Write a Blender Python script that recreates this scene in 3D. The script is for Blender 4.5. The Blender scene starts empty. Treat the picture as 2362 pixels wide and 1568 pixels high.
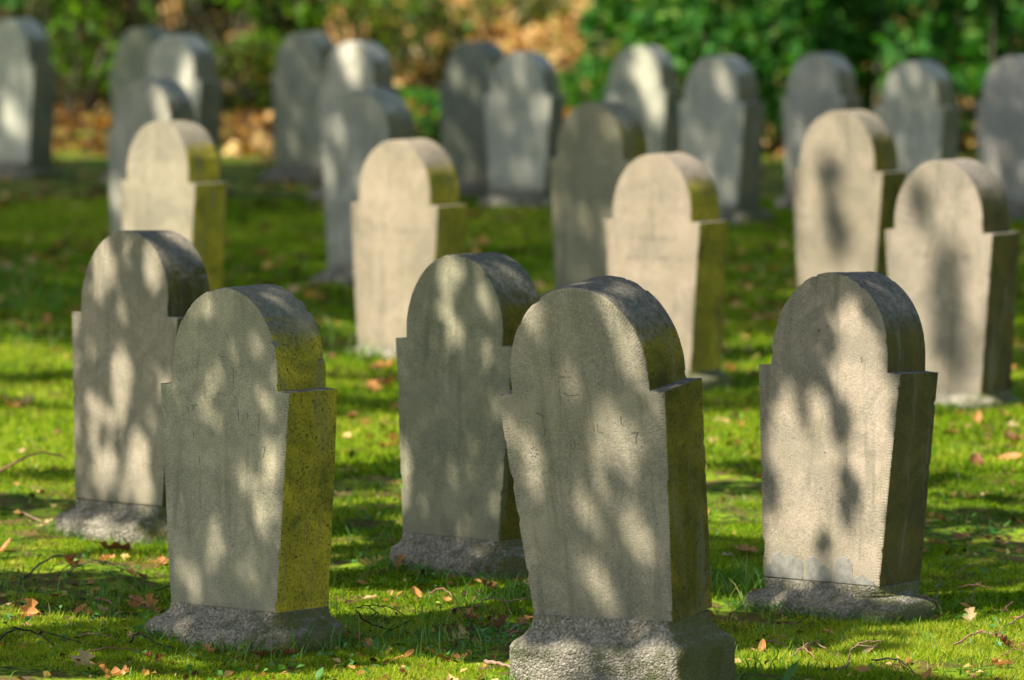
import bpy, math, random
import numpy as np
from mathutils import Vector, Matrix

scene = bpy.context.scene
col = scene.collection
R = math.radians
rng = np.random.default_rng(7)
random.seed(7)

# ------------------------------------------------------------------ camera
F = 15090.0                      # focal length in units of a 2362 wide frame
CW, CH = 2362.0, 1568.0
CAMZ = 1.93
PITCH = math.atan(1180.0 / F)
cam_d = bpy.data.cameras.new('camera')
cam = bpy.data.objects.new('camera', cam_d)
col.objects.link(cam)
cam.location = (0, 0, CAMZ)
cam.rotation_euler = (R(90) - PITCH, 0, 0)
cam_d.sensor_width = 36
cam_d.lens = F / CW * 36
cam_d.clip_start = 0.5
cam_d.clip_end = 1500
cam_d.dof.use_dof = True
cam_d.dof.focus_distance = 15.3
cam_d.dof.aperture_fstop = 4.7
cam_d.dof.aperture_blades = 9
scene.camera = cam

# ------------------------------------------------------------------ light
S = Vector((-0.547, -0.283, 0.788)).normalized()        # towards the sun
EL = math.asin(S.z)
AZ = math.atan2(S.x, S.y)
world = bpy.data.worlds.new("World")
scene.world = world
world.use_nodes = True
nt = world.node_tree
nt.nodes.clear()
sky = nt.nodes.new('ShaderNodeTexSky')
sky.sky_type = 'NISHITA'
sky.sun_disc = False
sky.sun_elevation = EL
sky.sun_rotation = AZ
sky.air_density = 1.0
sky.dust_density = 1.5
bgn = nt.nodes.new('ShaderNodeBackground')
bgn.inputs['Strength'].default_value = 0.094
wo = nt.nodes.new('ShaderNodeOutputWorld')
nt.links.new(sky.outputs[0], bgn.inputs['Color'])
nt.links.new(bgn.outputs[0], wo.inputs['Surface'])
sun_d = bpy.data.lights.new('sun', 'SUN')
sun_d.energy = 4.8
sun_d.angle = R(0.5)
sun_d.color = (1.0, 0.95, 0.85)
sun = bpy.data.objects.new('sun', sun_d)
col.objects.link(sun)
sun.rotation_euler = S.to_track_quat('Z', 'Y').to_euler()
sun.location = (-10, -5, 20)
scene.view_settings.view_transform = 'Standard'
scene.view_settings.look = 'None'
scene.view_settings.exposure = 0.98
scene.view_settings.gamma = 1.0
scene.view_settings.use_curve_mapping = False
scene.render.engine = 'CYCLES'
scene.cycles.use_denoising = True
scene.cycles.max_bounces = 6
scene.cycles.diffuse_bounces = 4
scene.cycles.glossy_bounces = 2
scene.cycles.transmission_bounces = 3
scene.cycles.transparent_max_bounces = 6

# ------------------------------------------------------------------ helpers
def _h(ix, iy, iz, seed):
    n = (ix * 374761393 + iy * 668265263 + iz * 2147483647 + seed * 1274126177) & 0xFFFFFFFF
    n = ((n ^ (n >> 13)) * 1274126177) & 0xFFFFFFFF
    n = (n ^ (n >> 16)) & 0xFFFFFFFF
    n = ((n ^ (n >> 13)) * 2246822519) & 0xFFFFFFFF
    return ((n ^ (n >> 15)) & 0xFFFF) / 65535.0

def vnoise(x, y, z=0.0, seed=0):
    """value noise, -1..1"""
    x, y, z = np.broadcast_arrays(np.asarray(x, float), np.asarray(y, float), np.asarray(z, float))
    ix, iy, iz = np.floor(x).astype(np.int64), np.floor(y).astype(np.int64), np.floor(z).astype(np.int64)
    fx, fy, fz = x - ix, y - iy, z - iz
    fx, fy, fz = fx * fx * (3 - 2 * fx), fy * fy * (3 - 2 * fy), fz * fz * (3 - 2 * fz)
    out = 0
    for dx in (0, 1):
        for dy in (0, 1):
            for dz in (0, 1):
                w = (fx if dx else 1 - fx) * (fy if dy else 1 - fy) * (fz if dz else 1 - fz)
                out = out + w * _h(ix + dx, iy + dy, iz + dz, seed)
    return out * 2 - 1

def fbm(x, y, z=0.0, seed=0, oct=3):
    a, f, t, n = 1.0, 1.0, 0.0, 0.0
    for k in range(oct):
        t = t + a * vnoise(np.asarray(x) * f, np.asarray(y) * f, np.asarray(z) * f, seed + k)
        n += a; a *= 0.5; f *= 2.1
    return t / n

def smooth(a, b, x):
    t = np.clip((x - a) / (b - a), 0, 1)
    return t * t * (3 - 2 * t)

def ground_z(x, y):
    x = np.asarray(x, float); y = np.asarray(y, float)
    near = 1 - smooth(24, 34, y)
    z = 0.020 * fbm(x * 1.1, y * 0.55, 0, 11, 2)
    z = z + near * 0.016 * fbm(x * 2.6, y * 1.6, 0, 21, 2)
    z = z + 0.022 * near * np.maximum(-.1, fbm(x * 7, y * 6, 0, 31, 2)) + .006 * near * fbm(x * 15, y * 14, 0, 33, 1)
    bank = smooth(46, 90, y) * 0.35 + 0.08 * smooth(36, 50, y) * fbm(x * .5, y * .3, 0, 41, 2)
    return z + bank + 0.6 * smooth(90, 250, y)

def project(p):
    """world -> frame units (2362 x 1568)"""
    d = np.asarray(p, float) - np.array([0, 0, CAMZ])
    c, s = math.cos(PITCH), math.sin(PITCH)
    zc = d[..., 1] * c - d[..., 2] * s
    yc = d[..., 1] * s + d[..., 2] * c
    return CW / 2 + F * d[..., 0] / zc, CH / 2 - F * yc / zc, zc

def at(px, py, z):
    """the world point at height z that was measured at px,py of the photograph"""
    c, s = math.cos(PITCH), math.sin(PITCH)
    a, b = (px - CW / 2) / F, -(py - CH / 2) / F
    d = np.array([a, c + b * s, -s + b * c])
    t = (z - CAMZ) / d[2]
    return Vector((d[0] * t, d[1] * t, z))

def on_ground(px, py, lift=0.0):
    z = 0.0
    for _ in range(6):
        p = at(px, py, z)
        z = float(ground_z(p.x, p.y))
    return Vector((p.x, p.y, z + lift))

def beside(px, py, Y):
    """world point at distance Y seen at px,py"""
    c, s = math.cos(PITCH), math.sin(PITCH)
    a, b = (px - CW / 2) / F, -(py - CH / 2) / F
    d = np.array([a, c + b * s, -s + b * c])
    t = Y / d[1]
    return Vector((d[0] * t, Y, CAMZ + d[2] * t))

def tag(o, label=None, cat=None, group=None, kind=None):
    if label: o['label'] = label
    if cat: o['category'] = cat
    if group: o['group'] = group
    if kind: o['kind'] = kind
    return o

def link(name, me, mat=None, parent=None):
    o = bpy.data.objects.new(name, me)
    col.objects.link(o)
    if mat is not None and len(me.materials) == 0: me.materials.append(mat)
    if parent is not None: o.parent = parent
    return o

def empty(name, loc, rz=0):
    o = bpy.data.objects.new(name, None)
    col.objects.link(o)
    o.empty_display_size = 0.1
    o.location = loc
    o.rotation_euler = (0, 0, rz)
    return o

def np_mesh(name, verts, faces, uvcol=None, smooth_=False):
    """verts (n,3), faces (m,k) arrays of equal sized polygons; uvcol per-vertex float attribute 'rnd'"""
    me = bpy.data.meshes.new(name)
    verts = np.asarray(verts, np.float32); faces = np.asarray(faces, np.int32)
    m, k = faces.shape
    me.vertices.add(len(verts)); me.vertices.foreach_set('co', verts.ravel())
    me.loops.add(m * k); me.loops.foreach_set('vertex_index', faces.ravel())
    me.polygons.add(m)
    me.polygons.foreach_set('loop_start', np.arange(0, m * k, k, dtype=np.int32))
    me.update(calc_edges=True)
    me.polygons.foreach_set('use_smooth', np.full(m, smooth_, bool))
    if uvcol is not None:
        a = me.attributes.new('rnd', 'FLOAT', 'POINT')
        a.data.foreach_set('value', np.asarray(uvcol, np.float32))
    return me

def py_mesh(name, v, f, smooth_=True, sharp=None):
    me = bpy.data.meshes.new(name)
    me.from_pydata([tuple(p) for p in v], [], f)
    me.update()
    me.polygons.foreach_set('use_smooth', np.full(len(me.polygons), smooth_, bool))
    if sharp: me.set_sharp_from_angle(angle=R(sharp))
    return me

def tube_data(pts, radii, sides=6):
    pts = [Vector(p) for p in pts]
    v, f = [], []
    n = len(pts)
    up = Vector((0.13, 0.31, 0.94)).normalized()
    for i, p in enumerate(pts):
        d = (pts[min(i + 1, n - 1)] - pts[max(i - 1, 0)]).normalized()
        a = d.cross(up)
        if a.length < 1e-3: a = d.cross(Vector((1, 0, 0)))
        a.normalize(); b = d.cross(a).normalized()
        r = radii[i] if hasattr(radii, '__len__') else radii
        for k in range(sides):
            t = 2 * math.pi * k / sides
            v.append(p + a * (r * math.cos(t)) + b * (r * math.sin(t)))
    for i in range(n - 1):
        for k in range(sides):
            k2 = (k + 1) % sides
            f.append((i * sides + k, i * sides + k2, (i + 1) * sides + k2, (i + 1) * sides + k))
    f.append(tuple(range(sides))[::-1]); f.append(tuple((n - 1) * sides + k for k in range(sides)))
    return v, f

def merge(parts):
    V, Fc, o = [], [], 0
    for v, f in parts:
        V += list(v); Fc += [tuple(i + o for i in q) for q in f]; o += len(v)
    return V, Fc

def spline(pts, n=8):
    """catmull-rom through points"""
    P = [Vector(p) for p in pts]
    if len(P) < 3:
        return [P[0].lerp(P[1], i / n) for i in range(n + 1)]
    Q = [2 * P[0] - P[1]] + P + [2 * P[-1] - P[-2]]
    out = []
    for i in range(1, len(Q) - 2):
        for k in range(n):
            t = k / n
            out.append(0.5 * ((2 * Q[i]) + (Q[i + 1] - Q[i - 1]) * t + (2 * Q[i - 1] - 5 * Q[i] + 4 * Q[i + 1] - Q[i + 2]) * t * t
                              + (3 * Q[i] - Q[i - 1] - 3 * Q[i + 1] + Q[i + 2]) * t ** 3))
    out.append(P[-1])
    return out

# ------------------------------------------------------------------ materials
class NT:
    def __init__(self, name):
        self.m = bpy.data.materials.new(name); self.m.use_nodes = True
        self.t = self.m.node_tree; self.t.nodes.clear()
        self.out = self.t.nodes.new('ShaderNodeOutputMaterial')
    def n(self, kind, **kw):
        nd = self.t.nodes.new(kind)
        for k, v in kw.items(): setattr(nd, k, v)
        return nd
    def l(self, a, b): self.t.links.new(a, b)
    def val(self, sock, v):
        if hasattr(v, 'is_linked') or isinstance(v, bpy.types.NodeSocket): self.l(v, sock)
        else: sock.default_value = v
    def math(self, op, a, b=0.0, c=0.0, clamp=False):
        nd = self.n('ShaderNodeMath', operation=op, use_clamp=clamp)
        self.val(nd.inputs[0], a); self.val(nd.inputs[1], b)
        if len(nd.inputs) > 2: self.val(nd.inputs[2], c)
        return nd.outputs[0]
    def noise(self, vec, scale, detail=3, rough=0.55, dist=0.0):
        nd = self.n('ShaderNodeTexNoise')
        self.l(vec, nd.inputs['Vector'])
        nd.inputs['Scale'].default_value = scale; nd.inputs['Detail'].default_value = detail
        nd.inputs['Roughness'].default_value = rough; nd.inputs['Distortion'].default_value = dist
        return nd.outputs['Fac']
    def ramp(self, fac, stops, interp='LINEAR'):
        nd = self.n('ShaderNodeValToRGB'); cr = nd.color_ramp; cr.interpolation = interp
        while len(cr.elements) < len(stops): cr.elements.new(0.5)
        for e, (p, c) in zip(cr.elements, stops):
            e.position = p; e.color = (c[0], c[1], c[2], 1) if hasattr(c, '__len__') else (c, c, c, 1)
        self.l(fac, nd.inputs['Fac'])
        return nd.outputs['Color']
    def mix(self, fac, a, b, blend='MIX'):
        nd = self.n('ShaderNodeMix', data_type='RGBA', blend_type=blend)
        self.val(nd.inputs['Factor'], fac)
        for s, v in ((nd.inputs['A'], a), (nd.inputs['B'], b)):
            if isinstance(v, tuple): s.default_value = (v[0], v[1], v[2], 1)
            else: self.l(v, s)
        return nd.outputs['Result']
    def step(self, x, a, b):
        nd = self.n('ShaderNodeMapRange', interpolation_type='SMOOTHSTEP')
        self.val(nd.inputs['Value'], x)
        nd.inputs['From Min'].default_value = a; nd.inputs['From Max'].default_value = b
        return nd.outputs['Result']

def principled(t, color, rough, height=None, bump=0.3, dist=0.002, spec=0.3):
    p = t.n('ShaderNodeBsdfPrincipled')
    t.val(p.inputs['Base Color'], color if not isinstance(color, tuple) else (*color, 1))
    t.val(p.inputs['Roughness'], rough)
    p.inputs['Specular IOR Level'].default_value = spec
    if height is not None:
        b = t.n('ShaderNodeBump'); b.inputs['Strength'].default_value = bump; b.inputs['Distance'].default_value = dist
        t.l(height, b.inputs['Height']); t.l(b.outputs[0], p.inputs['Normal'])
    t.l(p.outputs[0], t.out.inputs['Surface'])
    return p

def slab_material():
    t = NT('weathered_sandstone')
    tc = t.n('ShaderNodeTexCoord'); oi = t.n('ShaderNodeObjectInfo')
    off = t.n('ShaderNodeVectorMath', operation='MULTIPLY_ADD')
    comb = t.n('ShaderNodeCombineXYZ')
    for i in range(3): t.l(oi.outputs['Random'], comb.inputs[i])
    t.l(comb.outputs[0], off.inputs[0]); off.inputs[1].default_value = (37, 51, 23); t.l(tc.outputs['Object'], off.inputs[2])
    P = off.outputs[0]
    sep = t.n('ShaderNodeSeparateXYZ'); t.l(tc.outputs['Object'], sep.inputs[0])
    nrm = t.n('ShaderNodeSeparateXYZ'); t.l(tc.outputs['Normal'], nrm.inputs[0])
    X, Z = sep.outputs['X'], sep.outputs['Z']
    # face stone: warm buff with faint clouds
    big = t.noise(P, 5.0, 4, 0.6, 0.4)
    med = t.noise(P, 22.0, 4, 0.65)
    fine = t.noise(P, 260.0, 3, 0.75)
    base = t.ramp(big, [(0.3, (0.25, 0.225, 0.140)), (0.5, (0.38, 0.325, 0.220)), (0.7, (0.50, 0.415, 0.295))])
    base = t.mix(t.math('MULTIPLY', t.step(med, 0.48, 0.70), 0.6), base, (0.22, 0.21, 0.105))
    base = t.mix(t.math('MULTIPLY', t.step(t.noise(P, 5.5, 5, 0.7, 0.6), 0.44, 0.60), 0.72), base, (0.185, 0.175, 0.125))
    base = t.mix(0.42, base, t.ramp(fine, [(0.32, (0.13, 0.115, 0.075)), (0.5, (0.40, 0.345, 0.235)), (0.70, (0.66, 0.57, 0.42))]))
    # object tint: stone tone with its row's light level and skylight mixed in
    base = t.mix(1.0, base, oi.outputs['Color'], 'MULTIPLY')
    # vertical rain streaks and small dark pits
    sv = t.n('ShaderNodeVectorMath', operation='MULTIPLY'); t.l(P, sv.inputs[0]); sv.inputs[1].default_value = (1, 1, 0.12)
    streak = t.noise(sv.outputs[0], 30, 3, 0.6)
    base = t.mix(t.math('MULTIPLY', t.step(streak, 0.52, 0.74), 0.5), base, (0.15, 0.145, 0.09))
    vor = t.n('ShaderNodeTexVoronoi'); t.l(P, vor.inputs['Vector']); vor.inputs['Scale'].default_value = 75
    pit = t.math('MULTIPLY', t.math('LESS_THAN', vor.outputs['Distance'], 0.17), t.step(t.noise(P, 9, 2), 0.50, 0.62))
    base = t.mix(t.math('MULTIPLY', pit, 0.4), base, (0.05, 0.05, 0.035))
    # darker towards the foot, edge broken by noise
    foot = t.math('MULTIPLY', t.step(t.math('ADD', Z, t.math('MULTIPLY', med, 0.14)), 0.17, 0.02), 0.45)
    base = t.mix(foot, base, (0.17, 0.165, 0.11))
    sv0 = sv.outputs[0]
    # flanks: yellow green algae film, black dots, bounce light and shade in its brightness
    lich_light = t.ramp(t.noise(P, 7, 4, 0.6, 0.6), [(0.3, (0.12, 0.115, 0.012)), (0.48, (0.30, 0.24, 0.018)), (0.7, (0.52, 0.39, 0.03))])
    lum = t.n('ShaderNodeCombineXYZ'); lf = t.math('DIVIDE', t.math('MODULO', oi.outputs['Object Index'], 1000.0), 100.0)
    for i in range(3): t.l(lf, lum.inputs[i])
    lich_light = t.mix(1.0, lich_light, lum.outputs[0], 'MULTIPLY')
    lich_light = t.mix(t.math('MULTIPLY', t.step(t.noise(P, 150, 3, 0.7), 0.47, 0.68), 0.75), lich_light, (0.05, 0.05, 0.010))
    lich_light = t.mix(t.math('MULTIPLY', t.step(t.noise(sv0, 16, 4, 0.7), 0.52, 0.68), 0.55), lich_light, (0.22, 0.20, 0.12))
    vor2 = t.n('ShaderNodeTexVoronoi'); t.l(P, vor2.inputs['Vector']); vor2.inputs['Scale'].default_value = 60
    dots = t.math('LESS_THAN', vor2.outputs['Distance'], t.math('MULTIPLY', t.step(t.noise(P, 35, 2), 0.45, 0.7), 0.26))
    lich_light = t.mix(t.math('MULTIPLY', dots, 0.7), lich_light, (0.012, 0.012, 0.006))
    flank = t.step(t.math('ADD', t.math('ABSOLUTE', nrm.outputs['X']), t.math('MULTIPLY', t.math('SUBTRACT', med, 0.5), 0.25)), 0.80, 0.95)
    base = t.mix(t.math('MULTIPLY', flank, oi.outputs['Alpha']), base, lich_light)
    # weathered dark crust on upward faces away from the front
    up = t.math('MULTIPLY', t.step(nrm.outputs['Z'], 0.2, 0.5), t.step(t.math('ABSOLUTE', nrm.outputs['Y']), 0.6, 0.3))
    crust = t.ramp(t.noise(P, 60, 4, 0.75), [(0.35, (0.045, 0.042, 0.032)), (0.55, (0.17, 0.155, 0.12)), (0.75, (0.40, 0.35, 0.29))])
    base = t.mix(t.math('MULTIPLY', up, t.math('DIVIDE', t.math('FLOOR', t.math('DIVIDE', oi.outputs['Object Index'], 1000.0)), 10.0)), base, crust)
    # combed margin round the face
    ax = t.math('ABSOLUTE', X)
    wz = t.math('MULTIPLY_ADD', Z, 0.0726, 0.1733)
    dbody = t.math('SUBTRACT', wz, ax)
    ez = t.math('DIVIDE', t.math('MAXIMUM', t.math('SUBTRACT', Z, 0.5586), 0.0), 0.2014)
    ex = t.math('DIVIDE', X, 0.1733)
    rr = t.math('SQRT', t.math('ADD', t.math('MULTIPLY', ex, ex), t.math('MULTIPLY', ez, ez)))
    darch = t.math('MULTIPLY', t.math('SUBTRACT', 1.0, rr), 0.1733)
    inarch = t.math('GREATER_THAN', Z, 0.524)
    d = t.math('ADD', t.math('MULTIPLY', inarch, darch), t.math('MULTIPLY', t.math('SUBTRACT', 1.0, inarch), dbody))
    margin = t.math('MULTIPLY', t.step(t.math('ADD', d, t.math('MULTIPLY', t.math('SUBTRACT', med, 0.5), 0.01)), 0.019, 0.013), t.step(t.math('ABSOLUTE', nrm.outputs['Y']), 0.8, 0.95))
    ang = t.math('ARCTAN2', t.math('SUBTRACT', Z, 0.50), X)
    combz = t.math('SINE', t.math('MULTIPLY_ADD', fine, 1.5, t.math('MULTIPLY', Z, 900)))
    comba = t.math('SINE', t.math('MULTIPLY_ADD', fine, 1.5, t.math('MULTIPLY', ang, 190)))
    combs = t.math('ADD', t.math('MULTIPLY', inarch, comba), t.math('MULTIPLY', t.math('SUBTRACT', 1.0, inarch), combz))
    base = t.mix(t.math('MULTIPLY', t.math('MULTIPLY', margin, t.math('MULTIPLY', t.step(combs, 0.2, 0.9), t.step(t.noise(P, 50, 3, 0.7), 0.38, 0.62))), 0.32), base, (0.12, 0.11, 0.07))
    # relief
    h = t.math('ADD', t.math('MULTIPLY', t.noise(P, 260, 3, 0.7), 0.7), t.math('MULTIPLY', med, 0.5))
    h = t.math('ADD', h, t.math('MULTIPLY', t.math('MULTIPLY', margin, combs), 0.10))
    h = t.math('ADD', h, t.math('MULTIPLY', t.math('MULTIPLY', t.noise(P, 120, 3, 0.7), up), 3.0))
    h = t.math('SUBTRACT', h, t.math('MULTIPLY', pit, 0.8))
    principled(t, base, 0.9, h, 0.75, 0.003, 0.2)
    return t.m

def plinth_material():
    t = NT('coarse_aggregate')
    tc = t.n('ShaderNodeTexCoord'); P = tc.outputs['Object']
    nrm = t.n('ShaderNodeSeparateXYZ'); t.l(tc.outputs['Normal'], nrm.inputs[0])
    v = t.n('ShaderNodeTexVoronoi'); t.l(P, v.inputs['Vector']); v.inputs['Scale'].default_value = 210
    c = t.ramp(v.outputs['Color'], [(0.15, (0.05, 0.043, 0.03)), (0.4, (0.22, 0.195, 0.14)), (0.65, (0.38, 0.335, 0.245)), (0.92, (0.70, 0.63, 0.50))])
    c = t.mix(0.5, c, t.ramp(t.noise(P, 12, 4, 0.65), [(0.3, (0.13, 0.12, 0.08)), (0.7, (0.40, 0.35, 0.26))]))
    g = t.step(t.noise(P, 8, 4, 0.7), 0.52, 0.68)
    c = t.mix(t.math('MULTIPLY', g, 0.7), c, (0.07, 0.085, 0.015))
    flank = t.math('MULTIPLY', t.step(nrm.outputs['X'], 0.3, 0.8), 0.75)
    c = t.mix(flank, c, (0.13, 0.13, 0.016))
    h = t.math('SUBTRACT', t.noise(P, 90, 5, 0.75), t.math('MULTIPLY', v.outputs['Distance'], 0.9))
    principled(t, c, 0.92, h, 0.8, 0.006, 0.2)
    return t.m

def leafy(name, stops, trans=0.35, rough=0.55, scale=6.0, spec=0.3, tcol=None):
    t = NT(name)
    at_ = t.n('ShaderNodeAttribute'); at_.attribute_name = 'rnd'
    c = t.ramp(at_.outputs['Fac'], stops)
    g = t.n('ShaderNodeNewGeometry')
    n = t.noise(g.outputs['Position'], scale, 2)
    c = t.mix(1.0, c, t.ramp(n, [(0.3, 0.72), (0.7, 1.0)]), 'MULTIPLY')
    p = t.n('ShaderNodeBsdfPrincipled'); t.l(c, p.inputs['Base Color'])
    p.inputs['Roughness'].default_value = rough; p.inputs['Specular IOR Level'].default_value = spec
    tr = t.n('ShaderNodeBsdfTranslucent')
    t.l(t.mix(1.0, c, tcol or (1.3, 1.5, 0.5), 'MULTIPLY'), tr.inputs['Color'])
    mx = t.n('ShaderNodeMixShader'); mx.inputs[0].default_value = trans
    t.l(p.outputs[0], mx.inputs[1]); t.l(tr.outputs[0], mx.inputs[2]); t.l(mx.outputs[0], t.out.inputs['Surface'])
    return t.m

def simple(name, c0, c1, scale=20, rough=0.8, bump=0.4, dist=0.003):
    t = NT(name); tc = t.n('ShaderNodeTexCoord')
    n = t.noise(tc.outputs['Object'], scale, 4, 0.65)
    principled(t, t.ramp(n, [(0.3, c0), (0.7, c1)]), rough, n, bump, dist)
    return t.m

def ground_material():
    t = NT('mossy_ground')
    g = t.n('ShaderNodeNewGeometry'); P = g.outputs['Position']
    sep = t.n('ShaderNodeSeparateXYZ'); t.l(P, sep.inputs[0])
    a = t.noise(P, 1.8, 4, 0.6)
    b = t.noise(P, 30, 4, 0.7)
    moss = t.ramp(a, [(0.3, (0.07, 0.12, 0.006)), (0.55, (0.17, 0.26, 0.009)), (0.75, (0.30, 0.33, 0.016))])
    moss = t.mix(t.step(b, 0.42, 0.62), moss, (0.030, 0.055, 0.006))
    moss = t.mix(t.math('MULTIPLY', t.step(t.noise(P, 9, 3, 0.7), 0.5, 0.66), 0.6), moss, (0.05, 0.075, 0.008))
    moss = t.mix(t.math('MULTIPLY', t.step(t.noise(P, 4.5, 4, 0.7), 0.47, 0.60), 0.85), moss, (0.14, 0.085, 0.030))
    far = t.step(t.math('ADD', sep.outputs['Y'], t.math('MULTIPLY', a, 8.0)), 43.0, 46.5)
    lit = t.ramp(t.noise(P, 7, 4, 0.8), [(0.3, (0.03, 0.02, 0.007)), (0.46, (0.20, 0.12, 0.03)), (0.58, (0.60, 0.36, 0.09)), (0.72, (0.12, 0.16, 0.015))])
    c = t.mix(far, moss, lit)
    principled(t, c, 0.95, b, 0.8, 0.01, 0.1)
    return t.m

M_slab = slab_material()
M_plinth = plinth_material()
M_ground = ground_material()
M_moss = leafy('moss_fronds', [(0, (0.03, 0.065, 0.004)), (0.3, (0.14, 0.24, 0.007)), (0.7, (0.34, 0.46, 0.014)), (1, (0.54, 0.52, 0.07))], 0.45, 0.8, 5.0, 0.1)
M_grass = leafy('grass_blades', [(0, (0.07, 0.18, 0.02)), (0.6, (0.16, 0.33, 0.045)), (0.9, (0.28, 0.42, 0.09)), (1, (0.5, 0.42, 0.18))], 0.4, 0.45, 5.0)
M_weed = leafy('weed_leaves', [(0, (0.07, 0.22, 0.035)), (1, (0.16, 0.36, 0.08))], 0.35, 0.45, 20.0)
M_canopy = leafy('canopy_leaves', [(0, (0.03, 0.07, 0.012)), (1, (0.08, 0.15, 0.02))], 0.3, 0.5)
M_shrub = leafy('bush_leaves', [(0, (0.02, 0.08, 0.012)), (0.5, (0.05, 0.18, 0.02)), (0.8, (0.10, 0.32, 0.06)), (1, (0.28, 0.42, 0.08))], 0.4, 0.6, 6.0, 0.12)
M_bright = leafy('young_beech_leaves', [(0, (0.07, 0.19, 0.010)), (1, (0.22, 0.42, 0.015))], 0.5, 0.5)
M_olive = leafy('undergrowth_leaves', [(0, (0.02, 0.03, 0.006)), (0.4, (0.06, 0.065, 0.012)), (0.6, (0.07, 0.13, 0.012)), (0.85, (0.14, 0.28, 0.015)), (1, (0.42, 0.24, 0.06))], 0.35, 0.6)
M_litter = leafy('litter_leaves', [(0, (0.04, 0.02, 0.008)), (0.35, (0.20, 0.09, 0.02)), (0.6, (0.55, 0.28, 0.055)), (0.85, (0.88, 0.58, 0.22)), (1, (0.30, 0.38, 0.04))], 0.3, 0.6, 3.0, 0.3, (1.1, 0.9, 0.6))
M_bark = simple('bark', (0.05, 0.045, 0.025), (0.17, 0.15, 0.09), 14)
M_bark_pale = simple('pale_bark', (0.22, 0.20, 0.07), (0.45, 0.38, 0.20), 14)
M_mark = simple('engraved_tone', (0.10, 0.092, 0.07), (0.20, 0.18, 0.135), 200)  # darker than the face, for the engraved strokes
M_mortar = simple('grey_mortar', (0.17, 0.163, 0.135), (0.32, 0.30, 0.245), 45, 0.95, 0.3, 0.002)
M_twig_dark = simple('dark_twig_bark', (0.012, 0.009, 0.007), (0.05, 0.035, 0.025), 90)
M_twig_tan = simple('tan_twig_bark', (0.20, 0.11, 0.06), (0.42, 0.27, 0.17), 90)
M_twig_pink = simple('reddish_twig_bark', (0.26, 0.09, 0.06), (0.46, 0.22, 0.16), 90)
M_yellow = simple('yellow_petal', (0.6, 0.48, 0.02), (0.7, 0.6, 0.04), 90)

def dead_leaf_mat(name, a, b, c):
    t = NT(name); tc = t.n('ShaderNodeTexCoord')
    n = t.noise(tc.outputs['Object'], 40, 4, 0.7)
    colr = t.ramp(n, [(0.3, a), (0.5, b), (0.72, c)])
    p = t.n('ShaderNodeBsdfPrincipled'); t.l(colr, p.inputs['Base Color']); p.inputs['Roughness'].default_value = 0.6
    tr = t.n('ShaderNodeBsdfTranslucent'); t.l(colr, tr.inputs['Color'])
    mx = t.n('ShaderNodeMixShader'); mx.inputs[0].default_value = 0.3
    t.l(p.outputs[0], mx.inputs[1]); t.l(tr.outputs[0], mx.inputs[2]); t.l(mx.outputs[0], t.out.inputs['Surface'])
    return t.m
M_dl = {'orange': dead_leaf_mat('orange_dead_leaf', (0.38, 0.12, 0.02), (0.66, 0.28, 0.07), (0.85, 0.50, 0.20)),
        'brown': dead_leaf_mat('brown_dead_leaf', (0.10, 0.030, 0.012), (0.26, 0.085, 0.03), (0.42, 0.18, 0.07)),
        'pale': dead_leaf_mat('pale_dead_leaf', (0.38, 0.23, 0.09), (0.62, 0.42, 0.19), (0.80, 0.60, 0.34)),
        'yellow': dead_leaf_mat('yellow_dead_leaf', (0.36, 0.26, 0.04), (0.55, 0.42, 0.08), (0.65, 0.5, 0.12))}

# ------------------------------------------------------------------ ground
def axis(fine0, fine1, step, lo, hi, grow=1.09):
    a = list(np.arange(fine0, fine1, step))
    s, x = step, a[-1]
    while x < hi: s *= grow; x += s; a.append(x)
    s, x = step, fine0; b = []
    while x > lo: s *= grow; x -= s; b.append(x)
    return np.array(b[::-1] + a)
gx = axis(-2.2, 2.2, 0.03, -400, 400)
gy = axis(13.0, 25.0, 0.03, -200, 900, 1.06)
GX, GY = np.meshgrid(gx, gy)
GZ = ground_z(GX, GY)
nx, ny = len(gx), len(gy)
idx = np.arange(nx * ny).reshape(ny, nx)
gf = np.stack([idx[:-1, :-1], idx[:-1, 1:], idx[1:, 1:], idx[1:, :-1]], -1).reshape(-1, 4)
gnd = link('ground', np_mesh('ground', np.stack([GX, GY, GZ], -1).reshape(-1, 3), gf, smooth_=True), M_ground)
tag(gnd, kind='structure')

# ------------------------------------------------------------------ gravestones
H0 = 0.76
SH = 0.689 * H0               # shoulder height
WB, WS, WA = 0.228 * H0, 0.278 * H0, 0.228 * H0
ZC, HB = 0.735 * H0, 0.265 * H0
TH = 0.22 * H0                # thickness

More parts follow.
